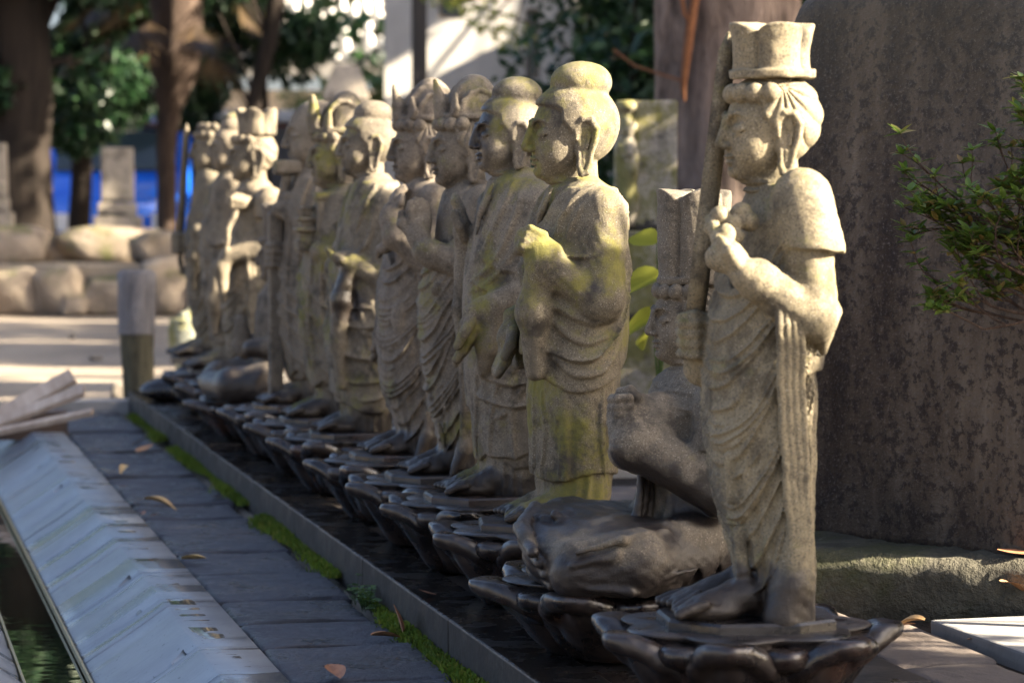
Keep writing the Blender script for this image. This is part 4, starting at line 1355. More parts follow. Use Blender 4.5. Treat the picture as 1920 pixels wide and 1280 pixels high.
# ------------------------------------------------------------------ lotus pedestals
M_LOTUS = wet_stone('wet_lotus_stone')
M_LTOP = wet_stone('wet_lotus_top', (.009, .008, .008), (.034, .025, .021), .30, .34)


def petal_mesh(Rr, hh, width, inner):
    """one thick carved petal pointing to -x: full belly, rounded broad lip curling outward"""
    v = Vol((-1.2 * Rr, -.52 * Rr, -.004), (-.30 * Rr, .52 * Rr, hh + .02), .0055)
    v.rough = .6
    k = .84 if inner else 1.0
    hh = hh * (.90 if inner else 1.0)
    w_ = width * Rr * .74
    v.ell((-.40 * Rr * k, 0, hh * .16), (.20 * Rr, w_ * .62, hh * .32), .01)
    v.ell((-.55 * Rr * k, 0, hh * .48), (.22 * Rr, w_ * .88, hh * .42), .03)
    v.ell((-.69 * Rr * k, 0, hh * .76), (.22 * Rr, w_, hh * .34), .03)
    L = []
    for t in np.linspace(-1, 1, 9):                                   # lip: arc seen from above, dipping at its ends
        an = t * width * .90
        rr = Rr * k * (1.08 - .31 * abs(t) ** 1.4)
        L.append((-rr * math.cos(an), rr * math.sin(an), hh * (.965 - .36 * abs(t) ** 1.7)))
    v.chain(L, [.036 * Rr + .030 * Rr * (1 - abs(t)) for t in np.linspace(-1, 1, 9)], .022)
    v.chain([(-.70 * Rr * k, 0, hh * .35), (-.86 * Rr * k, 0, hh * .7), (-1.03 * Rr * k, 0, hh * .95)], [.02 * Rr, .03 * Rr, .05 * Rr], .02)
    sl, ww = v.win((-9, -9, -9), (9, 9, 9))
    top = (ww[2] - hh * 1.012) + 0 * ww[0] + 0 * ww[1]
    v.f[sl] = smax(smax(v.f[sl], top.astype(np.float32), .006), (ww[0] + .34 * Rr + 0 * ww[1] + 0 * ww[2]).astype(np.float32), .004)
    V, F = v.mesh('petal')
    V[:, 2] = np.maximum(V[:, 2], 0)
    return mesh_np('petal', V, F)


def lotus_core(Rr, hh):
    nth = 128
    rows = [(.0, .0), (.40, 0), (.42, .02), (.38, .06), (.42, .25), (.56, .6), (.76, .90), (.93, .985), (.915, 1.004), (.6, 1.010), (.3, 1.012), (0, 1.012)]
    V, F = [], []
    for (r_, z) in rows:
        for i in range(nth):
            th = 2 * PI * i / nth
            s = 1 + (.16 * abs(math.cos(3.5 * (th - PI))) - .16 if .7 < r_ else 0)
            V.append((r_ * Rr * s * math.cos(th), r_ * Rr * s * math.sin(th), z * hh))
    for j in range(len(rows) - 1):
        for i in range(nth):
            F.append((j * nth + i, j * nth + (i + 1) % nth, (j + 1) * nth + (i + 1) % nth, (j + 1) * nth + i))
    return mesh_np('lotus_core', V, F)


LOTUS = {}


def lotus(kind, Rr, hh, loc, rz, label):
    if kind not in LOTUS:
        LOTUS[kind] = (petal_mesh(Rr, hh, .42, False), petal_mesh(Rr, hh, .38, True), lotus_core(Rr, hh))
    pm, pi_, cm = LOTUS[kind]
    o = empty('lotus_pedestal', loc, rz)
    tag(o, label, 'pedestal', 'lotus pedestals under the row of figures')
    link('core', cm, M_LTOP, o)
    for i in range(7):
        link('petal', pm, M_LOTUS, o, (0, 0, 0), (0, 0, 2 * PI * i / 7))
        link('petal', pi_, M_LOTUS, o, (0, 0, 0), (0, 0, 2 * PI * (i + .5) / 7))
    return o


# ------------------------------------------------------------------ put up the figures
with ThreadPoolExecutor(4) as ex:
    CARVED = list(ex.map(carve, FIGS))

SPEC = [  # moss, wet height, tone, dark streaks, stains, label
    (0.41, .085, (0.175, 0.146, 0.093), 0.47, None, 'standing stone figure in a lobed crown holding a tall sword, beside the great dark slab', 'tall lotus pedestal under the sword-bearing figure in the lobed crown'),
    (0.21, .09, (0.118, 0.100, 0.075), 0.61, [(-.02, -.12, .155, .085), (.06, -.13, .14, .07), (-.08, -.10, .20, .05), (-.13, -.02, .06, .13), (-.05, -.17, .05, .10), (-.1, .12, .05, .13), (-.20, 0, .04, .10)], 'cross-legged seated stone figure in a tall crown, forearm dark with water', 'broad lotus pedestal under the seated figure with the tall crown'),
    (0.73, .03, (0.132, 0.111, 0.076), 0.74, [(.045, -.15, .44, .035)], 'mossy standing robed figure with smooth domed hair, tallest and greenest beside the seated one', 'lotus pedestal under the mossy domed-hair figure next to the broad pedestal'),
    (0.56, .06, (0.136, 0.116, 0.088), 0.61, [(-.060, -.02, .765, .062), (-.055, -.02, .70, .050)], 'standing robed figure with domed hair and dark stained face, one hand lowered', 'lotus pedestal under the figure with the dark stained face'),
    (0.53, .08, (0.132, 0.111, 0.085), 0.54, None, 'standing crowned figure with palms pressed together and slanting pointed skirt hems', 'lotus pedestal under the crowned figure with pressed palms'),
    (0.41, .08, (0.132, 0.109, 0.085), 0.54, None, 'standing crowned figure with bent arm and rounded swags across the skirt', 'lotus pedestal under the crowned figure with rounded skirt swags'),
    (0.56, .07, (0.128, 0.107, 0.078), 0.61, [(-.08, -.1, .40, .06), (-.06, -.11, .33, .06)], 'standing robed figure with sunlit domed hair and a cupped dark hand', 'lotus pedestal under the robed figure with the cupped dark hand'),
    (0.71, .06, (0.132, 0.109, 0.079), 0.54, None, 'standing crowned figure carrying a small pagoda and casket before its chest', 'lotus pedestal under the figure carrying a pagoda'),
    (0.36, .06, (0.136, 0.113, 0.085), 0.47, None, 'standing shaven-headed figure gripping a thick square staff', 'lotus pedestal under the shaven-headed figure with a staff'),
    (0.21, .14, (0.105, 0.087, 0.067), 0.47, [(-.12, -.1, .06, .16)], 'low seated figure hidden behind the thick staff, only its dark knee clear', 'broad lotus pedestal under the seated figure behind the staff'),
    (0.31, .04, (0.158, 0.130, 0.090), 0.41, None, 'standing figure in a rounded crown with a raised hand and fluted scarf', 'lotus pedestal under the figure in a rounded crown with fluted scarf'),
    (0.36, .05, (0.145, 0.119, 0.085), 0.41, None, 'standing robed figure with domed hair squeezed between the halo bearer and the rounded crown', 'lotus pedestal between the dark boulder base and the rounded-crown figure'),
    (0.36, .05, (0.123, 0.103, 0.072), 0.47, None, 'standing figure at the far end of the row with flame halo and thin sword', None),
]
M_PL = wet_stone('wet_plinth', (.006, .005, .005), (.026, .020, .018), .25, .30)
for i, ((f, parts), sp) in enumerate(zip(CARVED, SPEC)):
    mt = granite('granite_%02d' % (i + 1), i + 1, sp[0], sp[1], sp[2], sp[3], sp[4])
    root = empty('stone_statue', (f.X, f.Y, f.z0))
    tag(root, sp[5], 'statue', 'row of thirteen stone figures')
    for pn, (Vv, Ff) in parts.items():
        link(pn, mesh_np(pn, Vv, Ff, pn != 'sword'), mt, root)
    # thin irregular slab under the feet
    r = random.Random(i)
    bm = bmesh.new()
    seated = i in (1, 9)
    if not seated:
        ring = [(-.145, .05), (-.15, -.045), (-.09, -.115), (.03, -.125), (.105, -.10), (.12, 0), (.10, .10), (-.06, .12)]
        ring = [(a * .94 + r.uniform(-.008, .008), b + r.uniform(-.008, .008)) for a, b in ring]
        t = [bm.verts.new((a * .97, b * .97, .002)) for a, b in ring]; m1 = [bm.verts.new((a, b, -.002)) for a, b in ring]
        lo = [bm.verts.new((a, b, -.026)) for a, b in ring]
        bm.faces.new(t)
        for A, B in ((t, m1), (m1, lo)):
            for q in range(8): bm.faces.new((A[q], A[(q + 1) % 8], B[(q + 1) % 8], B[q]))
        link('plinth', mesh_bm('plinth', bm), M_PL, root)
    else: bm.free()
    if sp[6]:
        hh = f.z0 - .014 - PZ if not seated else f.z0 - PZ + .001
        lotus('seated' if seated else 'standing', .250 if seated else .205, hh, (f.X - (.012 if not seated else .0), f.Y, PZ - .001), r.uniform(-.2, .2) + .1, sp[6])
    else:
        # the last figure stands on a dark boulder
        vb = Vol((-.26, -.21, -.01), (.20, .21, .19), .008)
        for q in range(16):
            aa = r.uniform(0, 6.28); rr = r.uniform(.03, .10)
            vb.ell((rr * math.cos(aa) * 1.2 - .03, rr * math.sin(aa), r.uniform(.03, .10)), (r.uniform(.06, .11), r.uniform(.06, .10), r.uniform(.04, .07)), .02)
        Vv, Ff = vb.mesh('b')
        Vv[:, 2] = np.clip(Vv[:, 2], 0, f.z0 - PZ - .015)
        tag(link('boulder_pedestal', mesh_np('boulder_pedestal', Vv, Ff), M_LOTUS, None, (f.X, f.Y, PZ - .001)),
            'dark wet boulder under the figure at the far end of the row', 'boulder')


# ------------------------------------------------------------------ foliage and trees
def leaf_mat(name, c0, c1, c2=None, trans=.35, rough=.45):
    m = Mat(name, rough, .45)
    g = m.n('ShaderNodeNewGeometry')
    rp = g.outputs['Random Per Island']
    stops = [(0, c0), (.7, c1), (1, c2 or c1)]
    c = m.ramp(rp, stops)
    c = m.mix(m.step(m.noise(1.7, 3, .6), .4, .65, 0, .5), c, tuple(.6 * t for t in c0))
    m.color(c)
    tr = m.n('ShaderNodeBsdfTranslucent'); m.l(c, tr.inputs[0])
    mx = m.n('ShaderNodeMixShader'); mx.inputs[0].default_value = trans
    out = m.t.nodes['Material Output']
    m.l(m.b.outputs[0], mx.inputs[1]); m.l(tr.outputs[0], mx.inputs[2]); m.l(mx.outputs[0], out.inputs[0])
    return m.m


M_LEAF_D = leaf_mat('dark_evergreen_leaf', (.012, .035, .014), (.025, .065, .024), (.05, .10, .035))
M_LEAF_G = leaf_mat('green_leaf', (.03, .065, .016), (.06, .11, .025), (.10, .14, .04))
M_LEAF_Y = leaf_mat('yellow_green_leaf', (.10, .14, .02), (.17, .19, .04), (.26, .25, .07), .45)
M_LEAF_A = leaf_mat('azalea_leaf', (.08, .14, .02), (.15, .22, .04), (.28, .17, .06), .45, .35)
M_FROND = leaf_mat('palm_frond', (.03, .05, .015), (.07, .08, .02), (.16, .12, .04), .3)
M_DEADF = leaf_mat('dead_frond', (.03, .019, .010), (.05, .032, .016), (.07, .045, .02), .2)


def bark(name, c0, c1, scale=1.0, strength=1.0):
    m = Mat(name, .92, .2)
    v = m.noise(16 * scale, 6, .7, m.map(scale=(1, 1, .16)), .6)
    b = m.noise(60 * scale, 4, .65, m.map(scale=(1, 1, .35)))
    c = m.ramp(v, [(.32, c0), (.62, c1), (.8, tuple(min(1, t * 1.5) for t in c1))])
    m.color(m.mix(m.step(b, .58, .7, 0, .4), c, tuple(t * .5 for t in c0)))
    m.bump(m.math('ADD', v, m.math('MULTIPLY', b, .3)), strength, .03)
    return m.m


M_BARK = bark('rough_bark', (.032, .022, .018), (.22, .165, .135), .8, 1.4)
M_BARK2 = bark('dark_bark', (.007, .005, .004), (.022, .016, .012))
M_PALM = bark('palm_fibre', (.022, .014, .011), (.075, .052, .040), 1.6)


def leaves(centres, radii, n, size, seed, droop=0.0, ratio=.5, hollow=.35):
    """n leaf blades scattered through ellipsoid clumps"""
    r = np.random.default_rng(seed)
    C = np.asarray(centres, float); Rr = np.asarray(radii, float)
    if Rr.ndim == 1: Rr = np.repeat(Rr[:, None], 3, 1)
    wgt = Rr.prod(1) ** (2 / 3); k = r.choice(len(C), n, p=wgt / wgt.sum())
    d = r.normal(size=(n, 3)); d /= np.linalg.norm(d, axis=1)[:, None]
    rad = (hollow + (1 - hollow) * r.random(n)) ** .6
    p = C[k] + d * rad[:, None] * Rr[k]
    t = r.normal(size=(n, 3)); t[:, 2] = t[:, 2] * .6 - droop * 2
    t += d * .6; t /= np.linalg.norm(t, axis=1)[:, None]
    s = np.cross(t, r.normal(size=(n, 3))); s /= np.linalg.norm(s, axis=1)[:, None]
    nn = np.cross(t, s)
    L = size * (.6 + .8 * r.random(n))[:, None]; W = L * ratio
    V = np.stack([p - t * L * .5, p + s * W * .5 + nn * W * .12, p + t * L * .5 - nn * L * .08, p - s * W * .5 + nn * W * .12], 1).reshape(-1, 3)
    F = np.arange(4 * n).reshape(n, 4)
    return V, F


def trunk_mesh(pts, rad, n=14, rough=.10, seed=0, sub=4):
    r = np.random.default_rng(seed)
    P = np.asarray(pts, float); m = len(P)
    t = np.linspace(0, m - 1, (m - 1) * sub + 1)
    Q = np.stack([np.interp(t, np.arange(m), P[:, i]) for i in range(3)], 1)
    q = np.interp(t, np.arange(m), rad)
    V, F = tube_np(Q, q, n)
    V = V.reshape(len(Q), n, 3)
    ang = np.arange(n) / n * 2 * PI
    prof = 1 + rough * (np.sin(3 * ang + r.uniform(0, 6)) * .6 + np.sin(7 * ang + r.uniform(0, 6)) * .4)
    jit = r.normal(0, rough * .35, (len(Q), n))
    V = Q[:, None, :] + (V - Q[:, None, :]) * (prof[None, :, None] + jit[:, :, None])
    return V.reshape(-1, 3), F


def tree(name, label, base, trunk_pts, trunk_r, clumps, radii, n, size, mat, barkm, seed, group=None, droop=0, cat='tree', ratio=.5, limbs=True, ns=14):
    o = empty(name, base)
    tag(o, label, cat, group)
    parts = [trunk_mesh(trunk_pts, trunk_r, ns, seed=seed)]
    if limbs and len(clumps):
        tp = np.asarray(trunk_pts, float)
        rr = random.Random(seed)
        for c in clumps[::max(1, len(clumps) // 14)]:
            i = min(len(tp) - 1, max(1, int(rr.uniform(.4, 1) * (len(tp) - 1) + .5)))
            a = tp[i]; c = np.asarray(c, float); mid = (a + c) / 2 + np.array([rr.uniform(-.1, .1), rr.uniform(-.1, .1), .12])
            parts.append(trunk_mesh([a, mid, c], [trunk_r[i] * .24, trunk_r[i] * .14, .010], 7, .05, seed, 3))
    link('trunk', mesh_np('trunk', *merge(parts)), barkm, o)
    if n:
        cr = link('crown', mesh_np('crown', *leaves(clumps, radii, n, size, seed, droop, ratio), smooth=False), mat, o)
        cr['kind'] = 'stuff'
    return o


def blob(seed, lo, hi, n):
    r = random.Random(seed)
    return [tuple(r.uniform(lo[i], hi[i]) for i in range(3)) for _ in range(n)]


# great dark slab behind the row -------------------------------------------------
m = Mat('dark_slab_stone', .82, .3)
st = m.noise(5, 5, .65, m.map(scale=(1.4, 1.4, .28), rot=(0, R(8), 0)))
b = m.noise(45, 5, .7); c = m.noise(160, 3, .7); big = m.noise(2.2, 4, .6)
cc = m.ramp(st, [(.30, (.034, .022, .015)), (.5, (.085, .061, .042)), (.68, (.170, .130, .093))])
cc = m.mix(m.step(b, .47, .60, 0, .8), cc, (.022, .015, .013))
cc = m.mix(m.step(c, .56, .66, 0, .55), cc, (.17, .135, .115))
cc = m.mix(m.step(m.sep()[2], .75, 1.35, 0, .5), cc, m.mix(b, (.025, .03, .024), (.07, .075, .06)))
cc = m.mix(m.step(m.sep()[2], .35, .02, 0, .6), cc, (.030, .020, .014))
vd = m.n('ShaderNodeTexVoronoi'); vd.inputs['Scale'].default_value = 9.0
m.l(m.map(scale=(1, 1, .8)), vd.inputs['Vector'])
sel = m.step(m.sep(vd.outputs['Color'])[0], .74, .76)
dd = m.math('ADD', vd.outputs['Distance'], m.math('MULTIPLY', m.noise(70, 3, .6), .07))
spot = m.math('MULTIPLY', m.step(dd, .125, .145, 1, 0), sel)
cc = m.mix(m.math('MULTIPLY', spot, .85), cc, (.42, .42, .40))
m.color(cc).bump(m.math('ADD', m.math('MULTIPLY', b, 1.2), m.math('MULTIPLY', c, .35)), .9, .008)
M_SLAB = m.m
SA = np.array([1.845, 5.419]); SE = np.array([.505, -.863]); SN = np.array([-.863, -.505])
SW, SZ0 = .64, .185


def slab_top(u):                                   # outline of the rough-topped slab
    return float(np.interp(u, [0, .02, .08, .20, .44, .54, .60, .64], [1.215, 1.25, 1.275, 1.285, 1.285, 1.27, 1.25, 1.20]))


def slab_mesh():
    r = np.random.default_rng(5)
    nu, nv = 46, 60
    ph = r.uniform(0, 6, 8)
    def nz(u, v): return .010 * math.sin(3.1 * u + 2 * v + ph[0]) + .006 * math.sin(9 * u + ph[1]) * math.cos(7 * v + ph[2]) + .003 * math.sin(23 * u + 17 * v + ph[3])
    V, F = [], []
    for side in (0, 1):
        for j in range(nv + 1):
            for i in range(nu + 1):
                u0 = i / nu * SW; t = j / nv
                z = SZ0 + (slab_top(u0) - SZ0) * t
                lean = -.0 + .02 * (1 - t)
                edge = min(i, nu - i) / nu * SW
                rd = .03 * max(0, 1 - edge / .03) ** 2 + .03 * max(0, 1 - (1 - t) * 1.0 / .05) ** 2
                u = u0 + .010 * math.sin(6 * t + (0 if i < nu / 2 else 2)) * (1 if i in (0, nu) else .3)
                off = (nz(u0, z) - rd) if side == 0 else -.24 + rd
                p = SA + SE * u + SN * off
                V.append((p[0], p[1], z))
    N = (nu + 1) * (nv + 1); w_ = nu + 1
    for j in range(nv):
        for i in range(nu):
            a = j * w_ + i
            F.append((a, a + w_, a + w_ + 1, a + 1)); F.append((N + a, N + a + 1, N + a + w_ + 1, N + a + w_))
    for j in range(nv):
        a = j * w_; F.append((a, N + a, N + a + w_, a + w_)); a += nu; F.append((a, a + w_, N + a + w_, N + a))
    for i in range(nu):
        a = nv * w_ + i; F.append((a, N + a, N + a + 1, a + 1)); F.append((i, i + 1, N + i + 1, N + i))
    return mesh_np('standing_slab', V, F)


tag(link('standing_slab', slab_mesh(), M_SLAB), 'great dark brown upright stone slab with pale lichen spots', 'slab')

# its rock base
m = Mat('mossy_rock', .9, .25)
a = m.noise(9, 6, .7); b = m.noise(50, 5, .7)
cc = m.ramp(a, [(.3, (.035, .032, .024)), (.55, (.085, .078, .058)), (.75, (.15, .135, .10))])
cc = m.mix(m.step(m.noise(5, 5, .6, m.map(loc=(4, 1, 2))), .45, .65, 0, .6), cc, (.07, .075, .025))
cc = m.mix(m.step(b, .58, .7, 0, .4), cc, (.22, .20, .15))
m.color(cc).bump(m.math('ADD', m.math('MULTIPLY', a, 2), b), .9, .02)
M_ROCK = m.m


def rock_mesh(poly, z0, z1, seed, amp=.02, bulge=.03, nseg=10, nv=7):
    """boulder-faced slab: polygon ring with rough sides and a flattish top"""
    r = np.random.default_rng(seed)
    P = []
    for i in range(len(poly)):
        a, b_ = np.array(poly[i]), np.array(poly[(i + 1) % len(poly)])
        for t in np.arange(nseg) / nseg: P.append(a + (b_ - a) * t)
    P = np.array(P); n_ = len(P); c_ = P.mean(0)
    V, F = [], []
    for j in range(nv + 1):
        t = j / nv
        for i in range(n_):
            d = P[i] - c_; L = np.linalg.norm(d)
            o = amp * r.normal() * (.6 if 0 < j < nv else .2) + bulge * math.sin(PI * t) - (.012 if j == nv else 0)
            p = P[i] + d / L * o
            V.append((p[0], p[1], z0 + (z1 - z0) * t + (r.normal() * .003 if j == nv else 0)))
    for j in range(nv):
        for i in range(n_):
            F.append((j * n_ + i, j * n_ + (i + 1) % n_, (j + 1) * n_ + (i + 1) % n_, (j + 1) * n_ + i))
    base = len(V) - n_
    prev = base
    for s in (.75, .4, .02):
        k = len(V)
        for i in range(n_):
            p = c_ + (P[i] - c_) * s
            V.append((p[0], p[1], z1 + .004 + r.normal() * .003))
        for i in range(n_): F.append((prev + i, prev + (i + 1) % n_, k + (i + 1) % n_, k + i))
        prev = k
    return mesh_np('rock', V, F)


tag(link('rock_base', rock_mesh([(1.74, 5.10), (2.16, 4.835), (2.62, 4.52), (2.9, 4.9), (2.2, 5.9), (1.82, 5.75)], .05, .188, 3, .008, .012, 14), M_ROCK),
    'rough mossy rock base under the great dark slab, dappled with sun', 'rock')

# paving behind the row
m = Mat('brown_flag', .75, .35)
oi = m.n('ShaderNodeObjectInfo')
a = m.noise(7, 6, .65); b = m.noise(60, 5, .7)
cc = m.ramp(a, [(.3, (.06, .048, .042)), (.6, (.11, .09, .078)), (.8, (.16, .135, .115))])
cc = m.mix(m.step(b, .58, .72, 0, .5), cc, (.05, .042, .036))
m.color(cc).bump(m.math('ADD', m.math('MULTIPLY', a, 2), b), .5, .008)
M_FLAG = m.m
m = Mat('pale_slab', .7, .35)
a = m.noise(8, 5, .6); b = m.noise(80, 4, .7)
m.color(m.mix(m.step(b, .58, .72, 0, .5), m.ramp(a, [(.3, (.17, .165, .16)), (.7, (.27, .26, .25))]), (.10, .09, .08))).bump(b, .3, .004)
M_PALE = m.m
pav = empty('paving', (2.4, 5, 0))
tag(pav, 'brown stone paving behind the row of figures', kind='structure')
M_SOIL = Mat('dark_soil', .95, .2).world()
M_SOIL.color(M_SOIL.ramp(M_SOIL.noise(14, 6, .7), [(.3, (.028, .020, .014)), (.7, (.085, .062, .044))])).bump(M_SOIL.noise(40, 5, .7), 1, .02)
M_SOIL = M_SOIL.m
me = mesh_np('soil', [(1.70, -4, .066), (5.2, -4, .066), (5.2, 13, .066), (1.70, 13, .066), (1.70, -4, -.2), (5.2, -4, -.2), (5.2, 13, -.2), (1.70, 13, -.2)],
             [(0, 1, 2, 3), (0, 4, 5, 1), (1, 5, 6, 2), (2, 6, 7, 3), (3, 7, 4, 0)], False)
link('soil_bed', me, M_SOIL, pav, (-2.4, -5, 0))
for (x0, x1, y0, y1) in ((1.705, 1.88, 3.0, 3.9), (1.705, 1.885, 3.91, 4.42), (1.705, 1.90, 4.435, 4.86), (1.705, 1.82, 4.87, 5.12), (1.705, 2.4, 6.0, 6.6), (1.705, 2.4, 6.62, 7.3), (1.705, 2.3, 2.2, 2.98)):
    me = flag_mesh(x1 - x0 - .008, y1 - y0 - .008, .024, int(x0 * 100 + y0 * 10))
    link('flagstone', me, M_FLAG, pav, ((x0 + x1) / 2 - 2.4, (y0 + y1) / 2 - 5, .058), (0, 0, rnd.uniform(-.01, .01)))
for (x0, x1, y0, y1) in ((1.925, 2.9, 3.0, 3.98), (1.925, 2.9, 3.99, 4.80)):
    me = box_mesh('pale_slab', (x1 - x0, y1 - y0, .048), .005, .002, rnd)
    link('pale_slab', me, M_PALE, pav, ((x0 + x1) / 2 - 2.4, (y0 + y1) / 2 - 5, .052), (0, 0, .04))
me = box_mesh('pale_slab', (.5, .16, .07), .006, .002, rnd)
link('pale_slab', me, M_PALE, pav, (at(1178, 8.0)[0] - 2.4, at(1178, 8.0)[1] - 5, .05))

# the thick trunk behind, with its vine ---------------------------------------------
tx, ty = at(1370, 12.0)
tr = empty('old_tree', (tx, ty, .06))
tag(tr, 'thick rough-barked tree trunk with a rust coloured vine behind the pillar stone', 'tree')
link('trunk', mesh_np('trunk', *trunk_mesh([(.03, 0, -.1), (.02, 0, .25), (0, 0, .8), (-.02, 0, 1.5), (-.05, .0, 2.6), (-.05, .1, 4.2)], [.42, .36, .316, .31, .30, .27], 40, .05, 4, 14)), M_BARK, tr)
M_VINE = bark('rust_vine', (.14, .055, .025), (.30, .13, .06), 3)
vp = [(at(1318, 11.6)[0] - tx, at(1318, 11.6)[1] - ty)]
L = []
for (px, py, d) in ((1306, -60, 11.66), (1302, 0, 11.66), (1292, 60, 11.66), (1286, 110, 11.66), (1280, 165, 11.67), (1282, 190, 11.68)):
    q = at(px, d); L.append((q[0] - tx, q[1] - ty, hz(py, d) - .06))
L2 = []
for (px, py, d) in ((1270, -40, 11.66), (1282, 30, 11.65), (1296, 50, 11.65), (1290, 90, 11.66)):
    q = at(px, d); L2.append((q[0] - tx, q[1] - ty, hz(py, d) - .06))
L3 = []
for (px, py, d) in ((1150, 95, 12.0), (1190, 125, 11.9), (1235, 140, 11.8), (1275, 152, 11.68)):
    q = at(px, d); L3.append((q[0] - tx, q[1] - ty, hz(py, d) - .06))
link('vine', mesh_np('vine', *merge([tube_np(L, [.016, .018, .02, .018, .012, .006], 8), tube_np(L2, [.008, .009, .009, .006], 6), tube_np(L3, .006, 6)])), M_VINE, tr)

# pillar stone with relief beside the trunk
M_TOMB = granite('lichen_granite', 31, .95, .02, (.34, .30, .24), .5)
px_, py_ = at(1226, 9.0)
tb = empty('pillar_stone', (px_, py_, .066))
tag(tb, 'square yellow-lichened pillar stone on a stepped base by the thick trunk', 'gravestone')
zb = hz(432, 9.0) - .066; zt = hz(190, 9.0) - .066
link('shaft', box_mesh('shaft', (.135, .16, zt - zb), .008, .002, rnd), M_TOMB, tb, (0, 0, zb), (0, 0, -.22))
link('step', box_mesh('step', (.30, .30, .13), .012, .003, rnd), M_TOMB, tb, (-.02, 0, zb - .13), (0, 0, -.22))
link('step', box_mesh('step', (.46, .44, .15), .012, .003, rnd), M_TOMB, tb, (-.02, 0, zb - .28), (0, 0, -.22))
link('base', box_mesh('base', (.62, .6, zb - .28), .02, .004, rnd), M_TOMB, tb, (-.02, 0, 0), (0, 0, -.22))
qx, qy = at(1176, 8.93)
vb = Vol((-.06, -.05, -.01), (.06, .05, .46), .006)
vb.box((0, .02, .21), (.035, .03, .21), .01, rd=.015)
vb.ell((0, -.008, .34), (.028, .028, .036), .01); vb.ell((0, -.008, .22), (.036, .03, .09), .015); vb.ell((0, -.01, .1), (.034, .03, .08), .012)
vb.cone((-.03, -.015, .27), (.01, -.04, .20), .012, .012, .006); vb.ell((0, -.01, .40), (.032, .024, .02), .01)
link('relief_figure', mesh_np('relief_figure', *vb.mesh('r')), M_TOMB, tb, (qx - px_, qy - py_, zb - .01))

# broad-leaved yellowing plant between the figures
def leaf_blade(L, W, curl=.15, n=6, fold=.12):
    V, F = [], []
    for j in range(n + 1):
        t = j / n
        w_ = W * math.sin(PI * min(.97, .08 + t * .92)) ** .75 * (1 if t < .5 else 1 - .25 * (t - .5))
        for u in (-1, -.5, 0, .5, 1):
            V.append((u * w_ / 2, t * L, -curl * L * t * t + fold * abs(u) * w_ * (1 if abs(u) else 0)))
    for j in range(n):
        for i in range(4):
            a = j * 5 + i; F.append((a, a + 1, a + 6, a + 5))
    return np.array(V), np.array(F)


def place(VF, loc, yaw, pitch, roll_=0.0, s=1.0):
    V, F = VF
    M = Matrix.Translation(loc) @ Matrix.Rotation(yaw, 4, 'Z') @ Matrix.Rotation(pitch, 4, 'X') @ Matrix.Rotation(roll_, 4, 'Y') @ Matrix.Scale(s, 4)
    A = np.array(M)
    return V @ A[:3, :3].T + A[:3, 3], F


qx, qy = at(1215, 6.7)
o = empty('leafy_plant', (qx, qy, .066))
tag(o, 'broad-leaved yellow-green plant between the mossy figure and the seated one', 'plant')
stems, lv = [], []
for (px, py, yaw, pit, s) in ((1232, 455, 1.9, .3, .85), (1236, 520, 1.7, -.15, 1.25), (1236, 590, 1.75, -.3, 1.2), (1245, 480, -1.4, .1, 1.1), (1250, 560, -1.2, -.2, 1.2), (1225, 610, 2.4, -.4, .9), (1260, 530, -2, 0, 1.0)):
    a = at(px, 6.7); z = hz(py, 6.7) - .066
    stems.append(tube_np([(0.02 + .01 * len(stems), .006 * len(stems), 0), (.03, .0, z * .6), (a[0] - qx, a[1] - qy, z)], [.006, .004, .002], 6))
    lv.append(place(leaf_blade(.105, .080, .25), (a[0] - qx, a[1] - qy, z), yaw, pit, .7, s))
for sv, sf in stems: link('stem', mesh_np('stem', sv, sf), M_LEAF_G, o)
M_YL = leaf_mat('yellowing_leaf', (.26, .30, .04), (.36, .37, .06), (.44, .40, .08), .5)
for Vq, Fq in lv: link('leaf', mesh_np('leaf', Vq, Fq), M_YL, o)

# azalea reaching in from the right ---------------------------------------------------
qx, qy = at(2180, 4.95)
o = empty('azalea_bush', (qx, qy, .06))
tag(o, 'small-leaved green azalea bush with bare twigs before the great dark slab', 'bush')
r = random.Random(21)
br, lv = [], []
bl = leaf_blade(.022, .0085, .12, 3)


def rosette(p, d, rr, n=6):
    for i in range(n):
        yaw = i * 2.4 + rr.uniform(-.4, .4)
        lv.append(place(bl, p, yaw, rr.uniform(-.1, .85), rr.uniform(-.3, .3), rr.uniform(.9, 1.6)))


def grow(p, d, L, rad, depth, rr):
    p = Vector(p); pts = [tuple(p)]
    q = p.copy(); dd = Vector(d).normalized()
    for i in range(3):
        dd = (dd + Vector((rr.uniform(-.25, .25), rr.uniform(-.25, .25), rr.uniform(-.10, .26)))).normalized()
        q = q + dd * L / 3; pts.append(tuple(q))
    br.append(tube_np(pts, np.linspace(rad, rad * .6, 4), 5))
    if depth == 0:
        rosette(tuple(q), dd, rr, rr.choice([7, 8, 9]))
        rosette(tuple(q - dd * L * .4), dd, rr, 4)
        return
    for i in range(rr.choice([2, 3, 3])):
        nd = (dd + Vector((rr.uniform(-.8, .5), rr.uniform(-.7, .7), rr.uniform(-.5, .75)))).normalized()
        grow(tuple(Vector(pts[-1 if i else 2])), nd, L * rr.uniform(.48, .72), rad * .6, depth - 1, rr)


